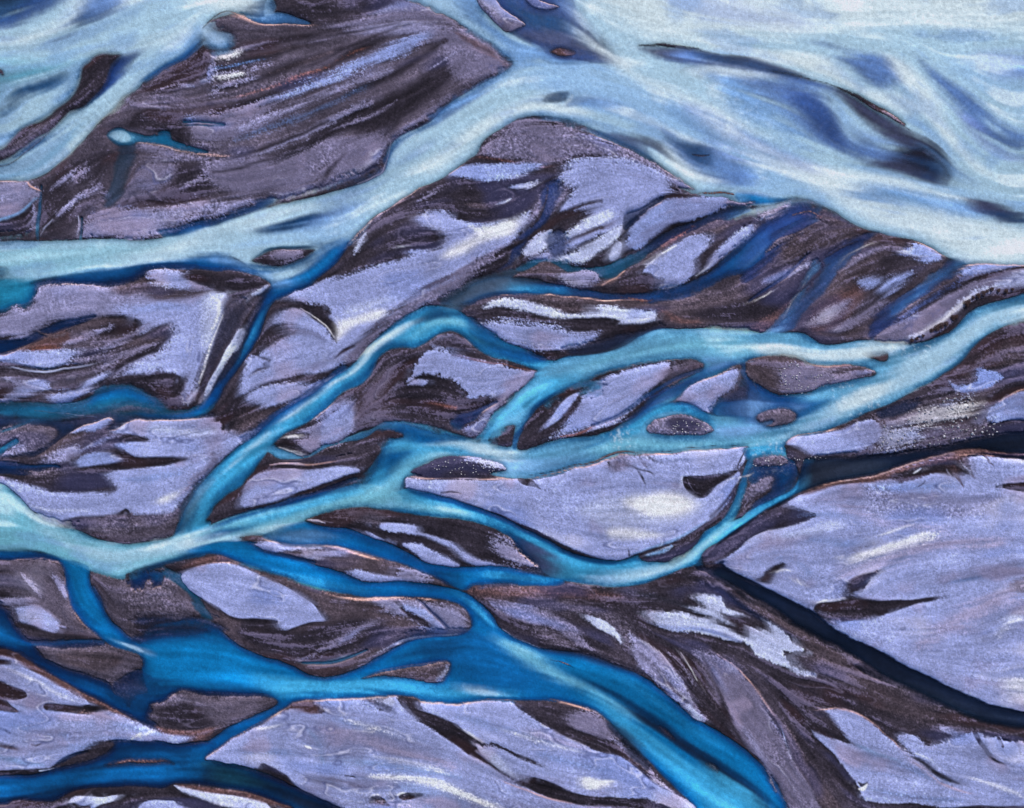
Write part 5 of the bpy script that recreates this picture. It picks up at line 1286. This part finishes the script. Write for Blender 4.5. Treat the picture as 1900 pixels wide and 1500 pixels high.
def stones(n, poly, r0, r1, label, group):
    xs = [p[0] for p in poly]; ys = [p[1] for p in poly]; placed = []
    t = 0
    while len(placed) < n and t < n*60:
        t += 1
        x = rnd.uniform(min(xs), max(xs)); y = rnd.uniform(min(ys), max(ys)); r = r0+(r1-r0)*rnd.random()**2.2
        if not inpoly(x, y, poly) or any((x-a)**2+(y-b)**2 < ((r+c)/MPP*1.1)**2 for a, b, c in placed): continue
        placed.append((x, y, r))
        o = bpy.data.objects.new('stone', rnd.choice(STONES)); S.collection.objects.link(o)
        X, Y = world(x, y); o.location = (float(X), float(Y), ground_z(x, y)+r*.25)
        o.scale = (r, r*rnd.uniform(.7, 1), r*rnd.uniform(.8, 1.2)); o.rotation_euler = (rnd.uniform(-.2, .2), rnd.uniform(-.2, .2), rnd.uniform(0, 6.28))
        o['label'] = label; o['category'] = 'stone'; o['group'] = group
stones(125, [(1640, 790), (1690, 770), (1740, 745), (1780, 728), (1832, 742), (1828, 778), (1860, 785), (1850, 806), (1780, 818), (1700, 832), (1625, 842), (1630, 815)], .3, .72,
       'pale stone strewn on the grey gravel between the milky river and the dark stream', 'stones on the gravel above the dark stream')
stones(26, [(1395, 850), (1460, 850), (1500, 846), (1545, 850), (1500, 862), (1440, 868), (1398, 870)], .3, .55,
       'small pale stone in the shallow rapids at the head of the dark stream', 'stones in the rapids')
stones(30, [(1235, 790), (1262, 780), (1300, 781), (1318, 796), (1300, 806), (1250, 806)], .28, .5,
       'small pale stone on the lens-shaped gravel islet in the middle river', 'stones on the lens-shaped islet')
stones(50, [(1440, 690), (1460, 668), (1480, 672), (1500, 695), (1560, 700), (1540, 712), (1500, 730), (1458, 736)], .28, .55,
       'pale stone on the speckled brown bar north of the rapids', 'stones on the speckled brown bar')
stones(22, [(1790, 372), (1830, 374), (1868, 392), (1872, 408), (1840, 402), (1812, 392)], .3, .55,
       'pale stone on the dark islet in the milky lake near the right edge', 'stones on the dark lake islet')
stones(40, [(800, 862), (830, 852), (880, 854), (925, 866), (930, 878), (860, 882), (815, 878)], .25, .45,
       'small pale stone on the dark gravel strip above the long lilac bar', 'stones on the dark gravel strip')
# tussocks
tmats = []
for nm, col in (('russet_leaves', (.060, .028, .026, 1)), ('dark_stems', (.030, .020, .026, 1))):
    m_, nt, bs = newmat(nm); geo = nt.nodes.new('ShaderNodeNewGeometry'); f = gnoise(nt, 3, 2, .6, geo.outputs['Position'])
    cc = nt.nodes.new('ShaderNodeRGB'); cc.outputs[0].default_value = col
    nt.links.new(mul(nt, cc.outputs[0], mrange(nt, f, .3, .7, .5, 1.7)), bs.inputs['Base Color']); bs.inputs['Roughness'].default_value = .9
    tmats.append(m_)
def tussock_mesh(i):
    r = random.Random(40+i); vs, fs, mi = [], [], []
    for k in range(420):
        a = r.uniform(0, 6.283); e = math.asin(r.random()**.8); q = r.uniform(.55, 1.0)*(1+.18*math.sin(3*a+i))
        c = (q*math.cos(e)*math.cos(a), q*math.cos(e)*math.sin(a), q*math.sin(e)*.8)
        s = r.uniform(.07, .15); b = r.uniform(0, 6.283)
        d = (math.cos(b)*s, math.sin(b)*s, r.uniform(-.5, .9)*s); g = (-math.sin(b)*s*.4, math.cos(b)*s*.4, r.uniform(-.2, .2)*s)
        n = len(vs)
        vs += [tuple(c[j]-d[j] for j in range(3)), tuple(c[j]+g[j] for j in range(3)), tuple(c[j]+d[j] for j in range(3)), tuple(c[j]-g[j] for j in range(3))]
        fs.append((n, n+1, n+2, n+3)); mi.append(0)
    for k in range(26):
        a = k*2.4; x, y = math.cos(a)*.8, math.sin(a)*.8; z = r.uniform(.3, .7); n = len(vs); px_, py_ = -math.sin(a)*.03, math.cos(a)*.03
        vs += [(px_, py_, 0), (-px_, -py_, 0), (x*.9, y*.9, z)]; fs.append((n, n+1, n+2)); mi.append(1)
    me = bpy.data.meshes.new('tussock'); me.from_pydata(vs, [], fs); me.update()
    for m_ in tmats: me.materials.append(m_)
    me.polygons.foreach_set('material_index', mi); return me
TU = [tussock_mesh(i) for i in range(3)]
for x, y, r in ((1735, 610, 1.7), (1743, 605, 1.6), (1752, 602, 1.4), (1766, 590, 1.5), (1772, 588, 1.1), (1790, 564, 1.7), (1794, 561, 1.3), (1812, 549, 1.3), (1822, 545, 1.3),
                (1829, 541, .9), (1837, 538, 1.2), (1850, 540, 1.0), (1864, 541, 1.2), (1690, 632, 1.1), (1699, 629, 1.0), (1710, 624, .9), (1876, 538, .9), (1726, 614, 1.1), (1803, 553, .9)):
    o = bpy.data.objects.new('tussock', rnd.choice(TU)); S.collection.objects.link(o)
    X, Y = world(x, y); o.location = (float(X), float(Y), ground_z(x, y)); o.scale = (r, r, r); o.rotation_euler = (0, 0, rnd.uniform(0, 6.28))
    o['label'] = 'russet tussock in the row along the white-topped bank beside the milky river'; o['category'] = 'tussock'; o['group'] = 'tussocks along the white-topped bank'
